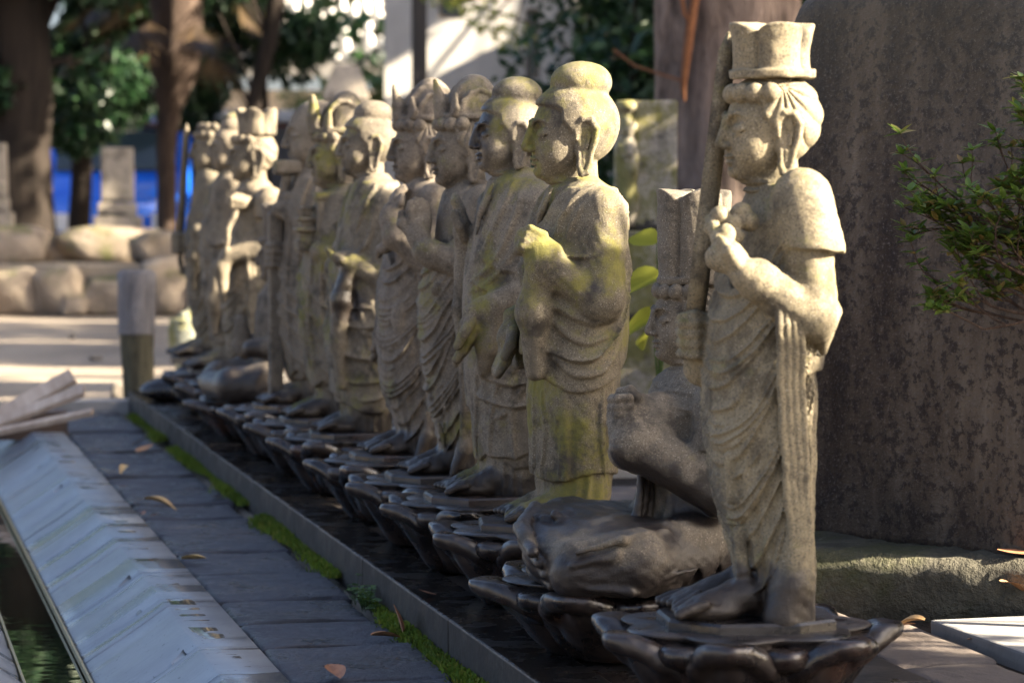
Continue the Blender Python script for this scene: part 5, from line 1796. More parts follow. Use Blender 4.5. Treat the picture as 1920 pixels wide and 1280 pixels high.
br.append(tube_np([(0, 0, 0), (.03, .02, .28), (.0, 0, .74)], [.016, .014, .010], 7))
LX, LY = -.973, .23                                   # to the left as seen from the yard
for (sx, sz, dz, L, z0_) in ((1.0, .10, .0, .20, .52), (1.0, .35, .0, .19, .55), (.9, .6, .0, .18, .58), (.8, -.05, 0, .19, .50), (.6, .8, .0, .18, .60), (1.0, .2, .3, .18, .56), (.5, .5, -.4, .18, .58), (1, .3, -.15, .21, .62), (1, .12, .2, .21, .52), (.95, .75, .1, .18, .60), (1, .02, -.1, .20, .56), (.9, .0, -.3, .18, .54), (1, .5, .2, .2, .64), (.2, 1, 0, .16, .62), (-.5, .7, .1, .18, .6), (1.0, -.02, .1, .22, .60)):
    grow((0.0, 0.0, z0_ + .06), (LX * sx, LY * sx + dz, sz), L, .0058, 3, r)
link('branches', mesh_np('branches', *merge(br)), bark('azalea_bark', (.05, .03, .022), (.13, .085, .06), 4), o)
lf = link('leaves', mesh_np('leaves', *merge(lv)), M_LEAF_A, o); lf['kind'] = 'stuff'


# ------------------------------------------------------------------ background
# dark glossy camellia behind the domed-hair figures
def shrub(name, label, px, d, zb, cl, rad, n, size, mat, seed, cat='bush', trunk=.05, group=None, droop=0, ratio=.5):
    x, y = at(px, d)
    return tree(name, label, (x, y, zb), [(0, 0, 0), (.02, .02, .4), (.0, .0, .9)], [trunk, trunk * .8, trunk * .5], cl, rad, n, size, mat, M_BARK2, seed, group, droop, cat, ratio, True, 9)


cl = blob(3, (-.34, -.5, .2), (.62, .6, 2.3), 34)
shrub('camellia_tree', 'dark glossy-leaved evergreen tree left of the thick trunk', 1165, 14.5, 0, cl, [.34] * 34, 9000, .085, M_LEAF_D, 31, 'tree', .07)

# plaster building with windows, dark post before it
M_PLASTER = Mat('grey_plaster', .9, .2)
m = M_PLASTER; a = m.noise(1.6, 5, .6); st = m.noise(5, 4, .6, m.map(scale=(1, 1, .12)))
m.color(m.mix(m.step(st, .5, .72, 0, .4), m.ramp(a, [(.3, (.42, .40, .37)), (.7, (.58, .555, .52))]), (.28, .265, .24))).bump(m.noise(40, 3), .2, .01)
M_PLASTER = m.m
M_DARKW = Mat('dark_timber', .7, .3).color((.02, .018, .018)).m
M_GLASS = Mat('dark_glass', .08, .6).color((.03, .045, .05)).m
M_FRAME = Mat('window_frame', .5, .4).color((.16, .13, .10)).m
M_WHITE = Mat('white_trim', .6, .4).color((.75, .74, .72)).m
bx_, by_ = at(722, 27.0)
bd = empty('plaster_building', (bx_, by_, 0), -YAW)
tag(bd, 'plain grey plaster building with small dark windows behind the row', 'building')


def wall_with_holes(w_, h_, holes, t):
    """wall panel 0..w_ x 0..h_, rectangular openings cut through, thickness t towards +y"""
    xs = sorted({0, w_, *[q for h in holes for q in (h[0], h[1])]}); zs = sorted({0, h_, *[q for h in holes for q in (h[2], h[3])]})
    bm = bmesh.new()
    for i in range(len(xs) - 1):
        for j in range(len(zs) - 1):
            cx, cz = (xs[i] + xs[i + 1]) / 2, (zs[j] + zs[j + 1]) / 2
            if any(h[0] < cx < h[1] and h[2] < cz < h[3] for h in holes): continue
            bm_box(bm, (cx, t / 2, cz), (xs[i + 1] - xs[i], t, zs[j + 1] - zs[j]))
    bmesh.ops.remove_doubles(bm, verts=bm.verts, dist=1e-4)
    seen = {}
    for f in bm.faces: seen.setdefault(tuple(sorted(v.index for v in f.verts)), []).append(f)
    bmesh.ops.delete(bm, geom=[f for fs in seen.values() if len(fs) > 1 for f in fs], context='FACES')
    return mesh_bm('wall', bm)


s27 = 27 / 5300
WN = [((985 - 722) * s27, (1012 - 722) * s27, hz(150, 27), hz(18, 27)), ((822 - 722) * s27, (872 - 722) * s27, hz(38, 27), hz(-90, 27)), ((1120 - 722) * s27, (1180 - 722) * s27, hz(150, 27), hz(18, 27))]
link('wall', wall_with_holes(4.2, 4.0, WN, .22), M_PLASTER, bd)
link('side_wall', box_mesh('side_wall', (.22, 4.0, 4.0)), M_PLASTER, bd, (.111, 2.225, 0))
for (x0, x1, z0_, z1_) in WN:
    wn = link('window', box_mesh('pane', (x1 - x0 - .02, .02, z1_ - z0_ - .02)), M_GLASS, bd, ((x0 + x1) / 2, .13, z0_ + .01))
    bm = bmesh.new()
    for (cx, cz, sx, sz) in (((x0 + x1) / 2, z0_ + .02, x1 - x0, .04), ((x0 + x1) / 2, z1_ - .02, x1 - x0, .04), (x0 + .016, (z0_ + z1_) / 2, .03, z1_ - z0_ - .085), (x1 - .016, (z0_ + z1_) / 2, .03, z1_ - z0_ - .085)):
        bm_box(bm, (cx - (x0 + x1) / 2, -.035, cz - z0_ - .01), (sx - .004, .05, sz - .004))
    link('frame', mesh_bm('frame', bm), M_FRAME, wn)
link('roof', box_mesh('roof', (4.8, 5, .25), .02), M_DARKW, bd, (2.1, 2.0, 4.002))

x, y = at(787, 21)
po = empty('dark_post', (x, y, 0)); tag(po, 'tall dark square timber post before the plaster building', 'post')
link('post', box_mesh('post', (.10, .10, 3.6), .006), M_DARKW, po)
link('footing', box_mesh('footing', (.24, .24, .18), .02), M_PALE, po)

# far house with a pale tiled roof
M_TILE = Mat('pale_roof_tile', .55, .4)
M_TILE.color(M_TILE.ramp(M_TILE.noise(3, 4), [(.3, (.50, .49, .47)), (.7, (.68, .66, .62))])); M_TILE = M_TILE.m
M_HWALL = Mat('cream_house_wall', .85, .2).color((.62, .55, .47)).m
x, y = at(470, 46)
ho = empty('tiled_house', (x, y, 0), -YAW + .10); tag(ho, 'far house with a pale sunlit ribbed tile roof', 'house')
link('wall', box_mesh('wall', (9, 4.0, 2.5)), M_HWALL, ho, (2.0, 3.2, 0))
roof_w, n_r = 10.5, 52
bm = bmesh.new()
z0_, z1_, dep = hz(118, 46), hz(-60, 46), 3.2
vs4 = [bm.verts.new(p) for p in ((-2.5, 0, z0_), (8, 0, z0_), (8, dep, z1_), (-2.5, dep, z1_), (-2.5, dep * 2, z0_), (8, dep * 2, z0_))]
bm.faces.new(vs4[:4]); bm.faces.new((vs4[3], vs4[2], vs4[5], vs4[4]))
bmesh.ops.solidify(bm, geom=list(bm.faces), thickness=.12)
rf = link('roof', mesh_bm('roof', bm), M_TILE, ho)
tubeV = tube_np([(0, -.03, z0_ + .02), (0, dep, z1_ + .03)], [.055, .055], 8)
rib = mesh_np('tile_rib', *tubeV); rib.materials.append(M_TILE)
for i in range(n_r): link('tile_rib', rib, None, rf, (-2.4 + i * .2, 0, 0))
link('ridge', mesh_np('ridge', *tube_np([(-2.6, dep, z1_ + .05), (8.1, dep, z1_ + .05)], .14, 10)), M_TILE, rf)
for i in range(3):
    wn = link('window', box_mesh('pane', (1.1, .04, .9)), M_GLASS, ho, (-.6 + 2.2 * i, 1.172, .8))
    link('frame', box_mesh('frame', (1.22, .02, .07)), M_FRAME, wn, (0, -.002, .90))
    link('frame', box_mesh('frame', (1.22, .02, .07)), M_FRAME, wn, (0, -.002, -.07))

# garden wall with coping in front of it
x, y = at(330, 29)
gw = empty('garden_wall', (x, y, 0), -YAW); tag(gw, 'low garden wall with white coping beyond the yard', 'wall')
zt = hz(207, 29)
link('body', box_mesh('body', (3.6, .2, zt - .14)), Mat('grey_wall', .9, .2).color((.16, .15, .14)).m, gw, (1.4, 0, 0))
link('coping', box_mesh('coping', (3.7, .34, .12), .03), M_WHITE, gw, (1.4, 0, zt - .13))
link('red_band', box_mesh('red_band', (3.6, .23, .03)), Mat('red_band', .7, .3).color((.22, .06, .04)).m, gw, (1.4, 0, zt - .175))

# pines and clipped bushes between the wall and the roof
cl = blob(11, (-.5, -.3, 1.05), (.35, .3, 1.5), 12)
shrub('garden_pine', 'cloud-pruned garden pine before the tiled roof', 640, 33, 0, [(c[0], c[1], c[2] + .45) for c in cl], [(.26, .22, .12)] * 12, 2200, .09, M_LEAF_G, 41, 'tree', .05, ratio=.2)
cl = blob(12, (-.25, -.3, 1.0), (.3, .3, 2.0), 10)
shrub('yellow_bush', 'sunlit yellow-green bush beside the plaster building', 690, 30, 0, cl, [.24] * 10, 1800, .10, M_LEAF_Y, 42)
cl = blob(13, (-.5, -.3, .9), (.5, .3, 1.55), 14)
shrub('yellow_hedge', 'pale yellow-green hedge behind the pointed monument', 560, 31, 0, cl, [.26] * 14, 2200, .09, M_LEAF_Y, 43)
cl = blob(14, (-.2, -.2, 2.0), (1.0, .3, 2.45), 10)
x, y = at(800, 19)
tree('overhanging_maple', 'thin overhanging yellow-green branch before the plaster wall', (x, y, 0), [(1.6, .6, 0), (1.5, .5, 1.6), (1.0, .2, 2.5), (.4, .1, 2.35)], [.07, .05, .03, .012],
     [(-.05, 0, 2.25), (.12, 0, 2.18), (.3, 0, 2.12), (.45, .1, 2.0), (.2, .1, 2.35), (.5, .1, 2.25), (.62, .1, 1.9)], [(.18, .18, .10)] * 7, 520, .06, M_LEAF_Y, M_BARK2, 44)

# pointed monument behind the row
M_MON = granite('pale_granite', 40, .3, .02, (.26, .225, .18), .4)
x, y = at(650, 18)
mo = empty('pointed_monument', (x, y, 0), -.2); tag(mo, 'pale stone pillar with a pointed top behind the domed-hair figure', 'gravestone')
zt = hz(124, 18)
bm = bmesh.new(); bm_box(bm, (0, 0, (zt - .22) / 2 + .1), (.27, .27, zt - .42))
link('shaft', mesh_bm('shaft', bm), M_MON, mo)
bm = bmesh.new()
b4 = [bm.verts.new((a, b_, zt - .215)) for a, b_ in ((-.15, -.15), (.15, -.15), (.15, .15), (-.15, .15))]; t4 = [bm.verts.new((a, b_, zt)) for a, b_ in ((-.075, -.03), (.085, -.03), (.085, .03), (-.075, .03))]
bm.faces.new(t4); bm.faces.new(b4)
for i in range(4): bm.faces.new((b4[i], b4[(i + 1) % 4], t4[(i + 1) % 4], t4[i]))
link('cap', mesh_bm('cap', bm), M_MON, mo)
link('base', box_mesh('base', (.5, .5, .12), .02), M_MON, mo)

# boulder retaining wall across the yard, terrace, grave markers on boulders
M_BOUL = Mat('warm_boulder', .9, .25)
m = M_BOUL; oi = m.n('ShaderNodeObjectInfo')
a = m.noise(5, 6, .65); b = m.noise(30, 5, .7)
cc = m.ramp(a, [(.3, (.15, .12, .09)), (.55, (.26, .21, .16)), (.75, (.36, .30, .23))])
cc = m.mix(m.step(m.noise(3.5, 5, .6, m.map(loc=(2, 5, 1))), .5, .68, 0, .8), cc, (.10, .11, .03))
m.color(cc).bump(m.math('ADD', m.math('MULTIPLY', a, 2), b), .8, .03); M_BOUL = m.m


def boulder_mesh(sx, sy, sz, seed):
    r = np.random.default_rng(seed)
    bm = bmesh.new(); bmesh.ops.create_icosphere(bm, subdivisions=3, radius=1)
    ph = r.uniform(0, 6, 6)
    for v in bm.verts:
        d = v.co.normalized()
        k = 1 + .13 * math.sin(2.3 * d.x + ph[0]) + .10 * math.sin(3.1 * d.y + 2 * d.z + ph[1]) + .06 * math.sin(6 * d.x + 5 * d.z + ph[2]) + .03 * math.sin(11 * d.y + ph[3])
        q = [math.copysign(abs(t) ** .55, t) for t in d]
        v.co = Vector((q[0] * sx * k, q[1] * sy * k, q[2] * sz * k + sz * .92))
    for v in bm.verts: v.co.z = max(v.co.z, 0)
    return mesh_bm('boulder', bm, True)


rw = empty('boulder_wall', (*at(150, 19.6), 0), -YAW); tag(rw, 'low mossy boulder retaining wall on the far side of the yard', 'wall')
xs = -2.6; i = 0
r = random.Random(4)
while xs < 4.5:
    wd = r.uniform(.30, .62); hh = r.uniform(.30, .40)
    link('boulder', boulder_mesh(wd / 2 * 1.08, .22, hh / 2, 60 + i), M_BOUL, rw, (xs + wd / 2, r.uniform(-.03, .03), -.01), (0, 0, r.uniform(-.1, .1)))
    if r.random() < .5: link('boulder', boulder_mesh(.10, .12, .085, 90 + i), M_BOUL, rw, (xs + wd, -.12, .0))
    xs += wd; i += 1
te = box_mesh('terrace', (60, 6.4, .34)); tx0, ty0 = at(150, 19.75)
tf = link('terrace', te, M_YARD, None); tf.rotation_euler = (0, 0, -YAW)
off = Matrix.Rotation(-YAW, 3, 'Z') @ Vector((0, 3.2, 0)); tf.location = (tx0 + off.x, ty0 + off.y, -.002)
tag(tf, 'raised earth terrace behind the boulder wall', kind='structure')

ZT = .338
for (px, d, sx, sy, sz, sd_, lb) in ((35, 20.4, .24, .2, .14, 1, 'pale rounded boulder under the cropped grave marker'), (215, 20.9, .46, .3, .13, 2, 'broad boulder under the square grave marker'), (300, 20.3, .24, .22, .12, 3, 'brown boulder beside the square grave marker'), (90, 20.8, .16, .16, .10, 5, 'small boulder between the two grave markers')):
    x, y = at(px, d)
    tag(link('boulder', boulder_mesh(sx, sy, sz, sd_), M_BOUL, None, (x, y, ZT - .01)), lb, 'boulder', 'boulders on the terrace')
for (px, w_, y0, y1, yb, lb) in ((222, 62, 278, 380, 428, 'square weathered grave marker on a two-step base before the blue vehicle'), (-8, 46, 270, 372, 422, 'narrow pale grave marker beside the dark trunk')):
    d = 20.9; x, y = at(px, d); s = d / 5300
    gm = empty('grave_marker', (x, y, hz(yb, d) - .03), -YAW + .1); tag(gm, lb, 'gravestone', 'grave markers on boulders')
    hb = hz(y1, d) - hz(yb, d) + .03
    link('base', box_mesh('base', (w_ * 1.45 * s, .3, hb * .55), .01, .004, rnd), M_MON, gm)
    link('step', box_mesh('step', (w_ * 1.15 * s, .24, hb * .45), .01, .004, rnd), M_MON, gm, (0, 0, hb * .55 + .001))
    link('shaft', box_mesh('shaft', (w_ * s, .2, hz(y0, d) - hz(y1, d)), .01, .004, rnd, .04), M_MON, gm, (0, 0, hb + .002))

# trees on the left ----------------------------------------------------------------
x, y = at(38, 22.5)
cl = blob(51, (-.9, -.6, 1.1), (.9, .5, 3.2), 30)
tree('broad_cedar', 'very broad dark trunk with hanging foliage at the yard edge', (x, y, .3), [(0, 0, 0), (.0, 0, .5), (.02, 0, 1.5), (0, 0, 3.5), (0, 0, 6)], [.30, .25, .23, .22, .18], cl, [(.34, .26, .26)] * 30, 11000, .11, M_LEAF_D, M_BARK2, 51, 'trees at the yard edge', .5)
cl = blob(52, (-.75, -.4, 1.05), (.9, .5, 3.0), 30)
x, y = at(150, 25)
tree('hanging_cypress', 'dark cypress with drooping sprays before the blue vehicle', (x, y, .33), [(0, .1, 0), (.05, .1, 1), (.0, .1, 2.6), (0, .1, 5)], [.10, .09, .08, .05], cl, [(.30, .20, .26)] * 30, 15000, .10, M_LEAF_D, M_BARK2, 52, 'trees at the yard edge', .6)
cl = blob(57, (-.4, -.4, 1.3), (.8, .5, 3.2), 22)
x, y = at(420, 26)
tree('light_cypress', 'green cypress behind the leaning trunk with gaps of light', (x, y, .33), [(.4, .1, 0), (.4, .1, 1), (.35, .1, 2.6), (.3, .1, 5)], [.05, .05, .04, .03], cl, [(.28, .2, .26)] * 22, 8000, .10, M_LEAF_D, M_BARK2, 57, 'trees at the yard edge', .6)
x, y = at(330, 28)
cl = blob(59, (-.9, -.3, 1.1), (.7, .4, 3.2), 30)
tree('shadowy_cypress', 'dark cypress filling the gap behind the fan palm', (x, y, 0), [(0, .1, 0), (.05, .1, 1), (.0, .1, 2.6), (0, .1, 5)], [.10, .09, .08, .05], cl, [(.26, .20, .26)] * 30, 9000, .11, M_LEAF_D, M_BARK2, 59, 'trees at the yard edge', .6)
# fan palm with a shaggy skirt
x, y = at(318, 24)
pa = empty('fan_palm', (x, y, .33)); tag(pa, 'fan palm with shaggy brown trunk and dead fronds', 'tree', 'trees at the yard edge')
s24 = 24 / 5300
link('trunk', mesh_np('trunk', *trunk_mesh([(-.02, 0, 0), (-.02, 0, .8), (0, 0, 1.2), (.06, 0, 1.6), (.08, 0, 2.2), (.08, 0, 3.0)], [.085, .08, .10, .21, .22, .18], 20, .08, 5, 6)), M_PALM, pa)
fr, dd_ = [], []
r = random.Random(8)
for i in range(26):
    th = r.uniform(0, 6.28); zz = r.uniform(1.9, 2.5)
    c = np.array([.08 + .2 * math.cos(th), .2 * math.sin(th), zz]); drop = r.uniform(.3, 1.2)
    out = np.array([math.cos(th), math.sin(th), .5 - drop]); out /= np.linalg.norm(out)
    hub = c + out * r.uniform(.25, .6)
    tgt = dd_ if drop > .8 else fr
    for j in range(13):
        a = (j - 6) * .17
        side = np.cross(out, (0, 0, 1)); side /= np.linalg.norm(side)
        d2 = out * math.cos(a) + side * math.sin(a) + np.array([0, 0, -.25 * drop]); d2 /= np.linalg.norm(d2)
        wv_ = np.cross(d2, (0.2, .1, 1)); wv_ /= np.linalg.norm(wv_)
        tip = hub + d2 * r.uniform(.42, .55)
        mid = hub + d2 * .25
        tgt.append((np.array([hub, mid + wv_ * .018, tip, mid - wv_ * .018]), np.array([[0, 1, 2, 3]])))
for nm, lst, mt in (('fronds', fr, M_FROND), ('dead_fronds', dd_, M_DEADF)):
    q = link(nm, mesh_np(nm, *merge(lst), smooth=False), mt, pa); q['kind'] = 'stuff'
# leaning slim trunk
x, y = at(462, 23)
tree('leaning_tree', 'slim leaning trunk between the palm and the tiled roof', (x, y, .33), [(-.02, 0, 0), (0, 0, .9), (.08, 0, 1.3), (.2, 0, 1.75), (.32, 0, 2.4), (.4, 0, 4)], [.075, .062, .06, .07, .075, .06],
     blob(58, (-.6, -.2, 2.2), (.05, .3, 3.4), 14), [(.32, .26, .24)] * 14, 2600, .12, M_LEAF_D, M_BARK2, 58, 'trees at the yard edge', .5)

# blue parked van, mostly hidden ------------------------------------------------------
m = Mat('blue_paint', .25, .5).color((.015, .15, .80)); m.b.inputs['Coat Weight'].default_value = .6; M_BLUE = m.m
M_TYRE = Mat('tyre', .85, .3).color((.02, .02, .02)).m
M_RIM = Mat('rim', .35, .5).color((.55, .55, .56)).m
M_LAMP = Mat('lamp_glass', .15, .6).color((.75, .75, .78)).m
M_TAIL = Mat('tail_lamp', .2, .5).color((.35, .02, .015)).m
x, y = at(235, 28.2)
va = empty('parked_van', (x, y, 0), -YAW + PI / 2 + .05); tag(va, 'bright blue parked van behind the square grave marker', 'van')
bm = bmesh.new()
sec = [(-1.55, .32), (-1.58, .62), (-1.50, .86), (-1.0, 1.0), (-.55, 1.42), (1.35, 1.46), (1.55, 1.05), (1.6, .6), (1.55, .32)]
A = [bm.verts.new((a, -.70, b_)) for a, b_ in sec]; B = [bm.verts.new((a, .70, b_)) for a, b_ in sec]
bm.faces.new(A); bm.faces.new(B[::-1])
for i in range(len(sec)): bm.faces.new((A[i], B[i], B[(i + 1) % len(sec)], A[(i + 1) % len(sec)]))
bmesh.ops.bevel(bm, geom=list(bm.edges), offset=.05, segments=2, affect='EDGES')
bo = link('body', mesh_bm('body', bm, True), M_BLUE, va)
for (x0, x1) in ((-.52, .25), (.33, 1.2)): link('side_window', box_mesh('side_window', (x1 - x0, .02, .36), .03), M_GLASS, bo, ((x0 + x1) / 2, -.705, .98))
ws = link('windscreen', box_mesh('windscreen', (.55, 1.15, .02), .008), M_GLASS, bo, (-.80, 0, 1.225), (0, -R(43), 0))
link('door', box_mesh('door', (.80, .012, .56), .004), M_BLUE, bo, (-.13, -.705, .37)); link('door', box_mesh('door', (.9, .012, .56), .004), M_BLUE, bo, (.76, -.705, .37))
for yy in (-.5, .5):
    link('headlight', box_mesh('headlight', (.06, .22, .17), .02), M_LAMP, bo, (-1.60, yy, .47)); link('tail_light', box_mesh('tail_light', (.05, .12, .3), .015), M_TAIL, bo, (1.585, yy * 1.1, .6))
link('bumper', box_mesh('bumper', (.12, 1.36, .16), .03), M_WHITE, bo, (-1.60, 0, .26))
wm, wf = tube_np([(0, -.09, 0), (0, .09, 0)], .29, 24)
def disc(r_, y_, n=24):
    th = np.linspace(0, 2 * PI, n, endpoint=False)
    V = np.concatenate([np.stack([r_ * np.cos(th), np.full(n, y_), r_ * np.sin(th)], 1), [[0, y_, 0]]])
    return V, np.array([(i, (i + 1) % n, n) for i in range(n)])
tyre = mesh_np('tyre', wm, wf); rimv = merge([disc(.20, -.092), disc(.29, -.088), disc(.29, .088)])
rim = mesh_np('rim', *rimv, False); tyre.materials.append(M_TYRE); rim.materials.append(M_RIM)
for (xx, yy) in ((-1.0, -.62), (1.0, -.62), (-1.0, .62), (1.0, .62)):
    wh = link('wheel', tyre, None, va, (xx, yy, .29)); link('rim', rim, None, wh)

# ------------------------------------------------------------------ near left corner and small things
# worn timber post with a grey cap at the platform's far corner
M_POST = bark('mossy_post', (.045, .040, .028), (.11, .10, .065), 1.5)
M_PCAP = bark('grey_post_top', (.11, .105, .11), (.21, .20, .205), 1.5)
x, y = at(258, 11.05)
po = empty('worn_post', (x, y, 0), -.1); tag(po, 'stout worn timber post with a grey weathered top at the platform corner', 'post')
zc = hz(618, 11.05); zt = hz(506, 11.05)
V, F = trunk_mesh([(0, 0, -.02), (.0, 0, .15), (-.006, 0, zc)], [.058, .062, .068], 18, .05, 12, 6); link('shaft', mesh_np('shaft', V, F), M_POST, po)
V, F = trunk_mesh([(-.006, 0, zc - .015), (-.006, 0, zc + .05), (-.004, 0, zt - .012), (-.004, 0, zt)], [.072, .073, .075, .060], 18, .03, 13, 3)
link('top', mesh_np('top', *merge([(V, F), (np.array([(-.004 + .06 * math.cos(a), .06 * math.sin(a), zt) for a in np.linspace(0, 2 * PI, 18, endpoint=False)]), np.array([(0, i, i + 1, i + 2 if i + 2 < 18 else 0) for i in range(1, 16, 2)]))])), M_PCAP, po)

# stone beam closing the path
x, y = at(172, 10.95)
tag(link('stone_beam', box_mesh('stone_beam', (.40, .13, .062), .006, .002, rnd), M_PALE, None, (.905, 11.0, 0), (0, 0, 0)), 'pale stone beam across the end of the slate path', 'beam')

# weathered boards leaning over the channel end
m = Mat('pale_board', .8, .3)
gr = m.noise(22, 5, .65, m.map(scale=(1, .06, 1)))
m.color(m.ramp(gr, [(.3, (.26, .19, .14)), (.7, (.46, .37, .29))])).bump(gr, .4, .005); M_BOARD = m.m
for i, (px, py, L, rz, tilt, lb) in enumerate(((45, 752, .50, .62, .33, 'uppermost pale weathered board leaning over the channel end'), (62, 760, .48, .66, .30, 'pale weathered board under the uppermost one at the channel end'), (80, 780, .46, .72, .25, 'narrow whitish board lowest of those over the channel end'))):
    x, y = at(px - 30, 9.6 - .1 * i); z = hz(py + 12, 9.6 - .1 * i)
    bo_ = link('board', box_mesh('board', ((.085, .075, .045)[i], L, .018), .002, .001, rnd), M_BOARD, None, (x, y, z - .02), (tilt, 0, -R(90) + .12 + .02 * i))
    bo_.rotation_euler = (R(26 - 6 * i), -tilt - .16 + .10 * i, -.05 - .16 * i); bo_.data = box_mesh('board', (L, (.085, .075, .045)[i], .018), .002, .001, rnd); bo_.data.materials.append(M_BOARD)
    tag(bo_, lb, 'board', 'weathered boards over the channel')
x, y = at(70, 9.9)
tag(link('board_rest', box_mesh('board_rest', (.30, .10, .10), .006, .002, rnd), wet_stone('brown_timber', (.05, .03, .02), (.14, .08, .045), .5, .5), None, (x - .05, y, .0), (0, 0, -.1)), 'short brown timber block carrying the boards', 'timber')

# mossy jar-shaped stone and pebbles beyond the platform
x, y = at(352, 13.2)
vb = Vol((-.13, -.13, -.01), (.13, .13, .36), .007)
vb.loft([(0, 0, .05, .05), (.05, 0, .065, .065), (.15, 0, .09, .09), (.23, 0, .095, .095), (.27, 0, .075, .075)], k=.01); vb.ell((0, 0, .28), (.05, .05, .03), .015); vb.ell((0.01, 0, .31), (.018, .018, .018), .008)
vb.loft([(.255, 0, .088, .088), (.275, 0, .092, .092)], k=.006)
tag(link('mossy_jar', mesh_np('mossy_jar', *vb.mesh('j')), granite('mossy_jar_stone', 50, .9, .05, (.33, .34, .27), .4), None, (x, y, -.004)), 'round mossy lidded stone jar beyond the far end of the row', 'jar')
for i, (px, py, sx, sz, lb) in enumerate(((165, 778, .10, .045, 'flat grey stone on the yard by the beam'), (218, 772, .055, .06, 'pale upright pebble beside the worn post'), (222, 745, .035, .07, 'bluish pebble stood behind the pale one at the post'), (178, 672, .03, .025, 'tiny pale pebble out on the yard'), (135, 634, .02, .05, 'small upright marker stone out on the yard'))):
    d = (EYE) * 5300 / (py - 352); d = min(d, 17); x, y = at(px, d)
    tag(link('pebble', boulder_mesh(sx, sx * .8, sz / 2, 200 + i), M_MON, None, (x, y, -.008)), lb, 'stone')

# moss strip along the kerb
def moss_bits(n_, seed, y0, y1):
    r = np.random.default_rng(seed)
    yy = r.uniform(y0, y1, n_); wv_ = .5 + .5 * np.sin(yy * 5.1) * np.sin(yy * 2.3 + 1) ; wv_ = .25 + .75 * wv_
    xx = 1.062 - np.abs(r.normal(0, 1, n_)) * .016 * wv_ * 1.3
    keep = (np.sin(yy * 3.7 + 2) + .8 * np.sin(yy * 9.1) > -.9); yy, xx, wv_ = yy[keep], xx[keep], wv_[keep]
    n_ = len(yy)
    h = r.uniform(.006, .016, n_) * (.6 + .7 * wv_)
    t = r.normal(size=(n_, 3)) * .5; t[:, 2] = 1; t /= np.linalg.norm(t, axis=1)[:, None]
    s = np.cross(t, r.normal(size=(n_, 3))); s /= np.linalg.norm(s, axis=1)[:, None]
    p = np.stack([xx, yy, .016 + .006 * wv_ * np.exp(-((1.062 - xx) / .02) ** 2)], 1)
    w_ = (h * .45)[:, None]; hh = h[:, None]
    V = np.stack([p - s * w_ * .5, p + s * w_ * .5, p + t * hh + s * w_ * .2, p + t * hh - s * w_ * .2], 1).reshape(-1, 3)
    return V, np.arange(4 * n_).reshape(n_, 4)


M_MOSS = leaf_mat('moss', (.07, .12, .010), (.14, .19, .014), (.22, .20, .03), .3, .9)
tag(link('moss_strip', mesh_np('moss_strip', *moss_bits(26000, 3, 3.2, 10.8), smooth=False), M_MOSS), 'bright green moss along the foot of the dark kerb', 'moss', kind='stuff')
# clover clump against the kerb
o = empty('clover_clump', (1.035, 5.72, .018)); tag(o, 'small clump of clover growing in the moss against the kerb', 'plant')
r = random.Random(15); lv, st_ = [], []
for i in range(46):
    q = (r.gauss(0, .013), r.gauss(0, .085), r.uniform(.012, .042))
    st_.append(tube_np([(q[0] * .6, q[1] * .9, 0), q], [.0007, .0005], 4))
    for j in range(3):
        th = j * 2.09 + i; lv.append(place(leaf_blade(.0115, .010, .1, 3), q, th, r.uniform(-.2, .35), r.uniform(-.2, .2), r.uniform(.8, 1.3)))
q = link('stems', mesh_np('stems', *merge(st_)), M_LEAF_G, o); q['kind'] = 'stuff'; q = link('leaves', mesh_np('leaves', *merge(lv)), leaf_mat('clover', (.06, .12, .02), (.10, .18, .04), (.16, .22, .05), .4), o); q['kind'] = 'stuff'

# fallen leaves
M_DL = Mat('dead_leaf', .65, .35)
m = M_DL; oi = m.n('ShaderNodeObjectInfo')
cc = m.ramp(oi.outputs['Random'], [(0, (.28, .12, .06)), (.4, (.36, .17, .08)), (.8, (.50, .30, .15)), (1, (.55, .36, .14))])
m.color(m.mix(m.step(m.noise(60, 4, .6), .5, .7, 0, .5), cc, (.12, .05, .03))).bump(m.noise(90, 3), .4, .003); M_DL = m.m
DL = [(405, 935, 'path', .055, 'yellow fallen leaf lying against the mossy kerb'), (298, 958, 'path', .075, 'long tan fallen leaf on the slate path'), (262, 966, 'path', .03, 'small tan leaf scrap beside the long tan leaf'), (285, 975, 'path', .025, 'crumpled brown leaf scrap by the long tan leaf'),
      (360, 1052, 'path', .05, 'dark curled leaf with a stalk on the wet slate'), (722, 1200, 'path', .05, 'rust leaf lying flat at the kerb foot'), (757, 1185, 'stand', .055, 'rust leaf standing upright against the kerb'), (625, 1272, 'path', .055, 'pale pink-brown leaf on the nearest flagstone'),
      (228, 890, 'path', .045, 'pale flat leaf on the distant slate flags'), (262, 832, 'path', .05, 'tan leaf at the far foot of the kerb'), (268, 848, 'path', .06, 'long pale leaf beside the far kerb foot'), (800, 1118, 'plat', .03, 'small rust leaf on the wet platform'),
      (1690, 1186, 'pav', .05, 'red-brown leaf flat on the paving beside the lotus'), (1706, 1192, 'pav', .05, 'red-brown leaf overlapping its twin beside the lotus'), (1665, 1000, 'ledge', .055, 'curled tan leaf at the foot of the great slab'), (1905, 1040, 'ledge', .05, 'pale tan leaf at the right end of the rock ledge'), (1905, 1125, 'pav2', .06, 'sunlit curled leaf on the pale slab'), (1780, 1150, 'pav', .015, 'tiny red leaf scrap by the pale slab edge'), (1830, 1205, 'pav', .018, 'small red leaf beside the pale slab')]
ZL = {'path': .026, 'stand': .03, 'plat': .098, 'pav': .088, 'ledge': .199, 'pav2': .122}
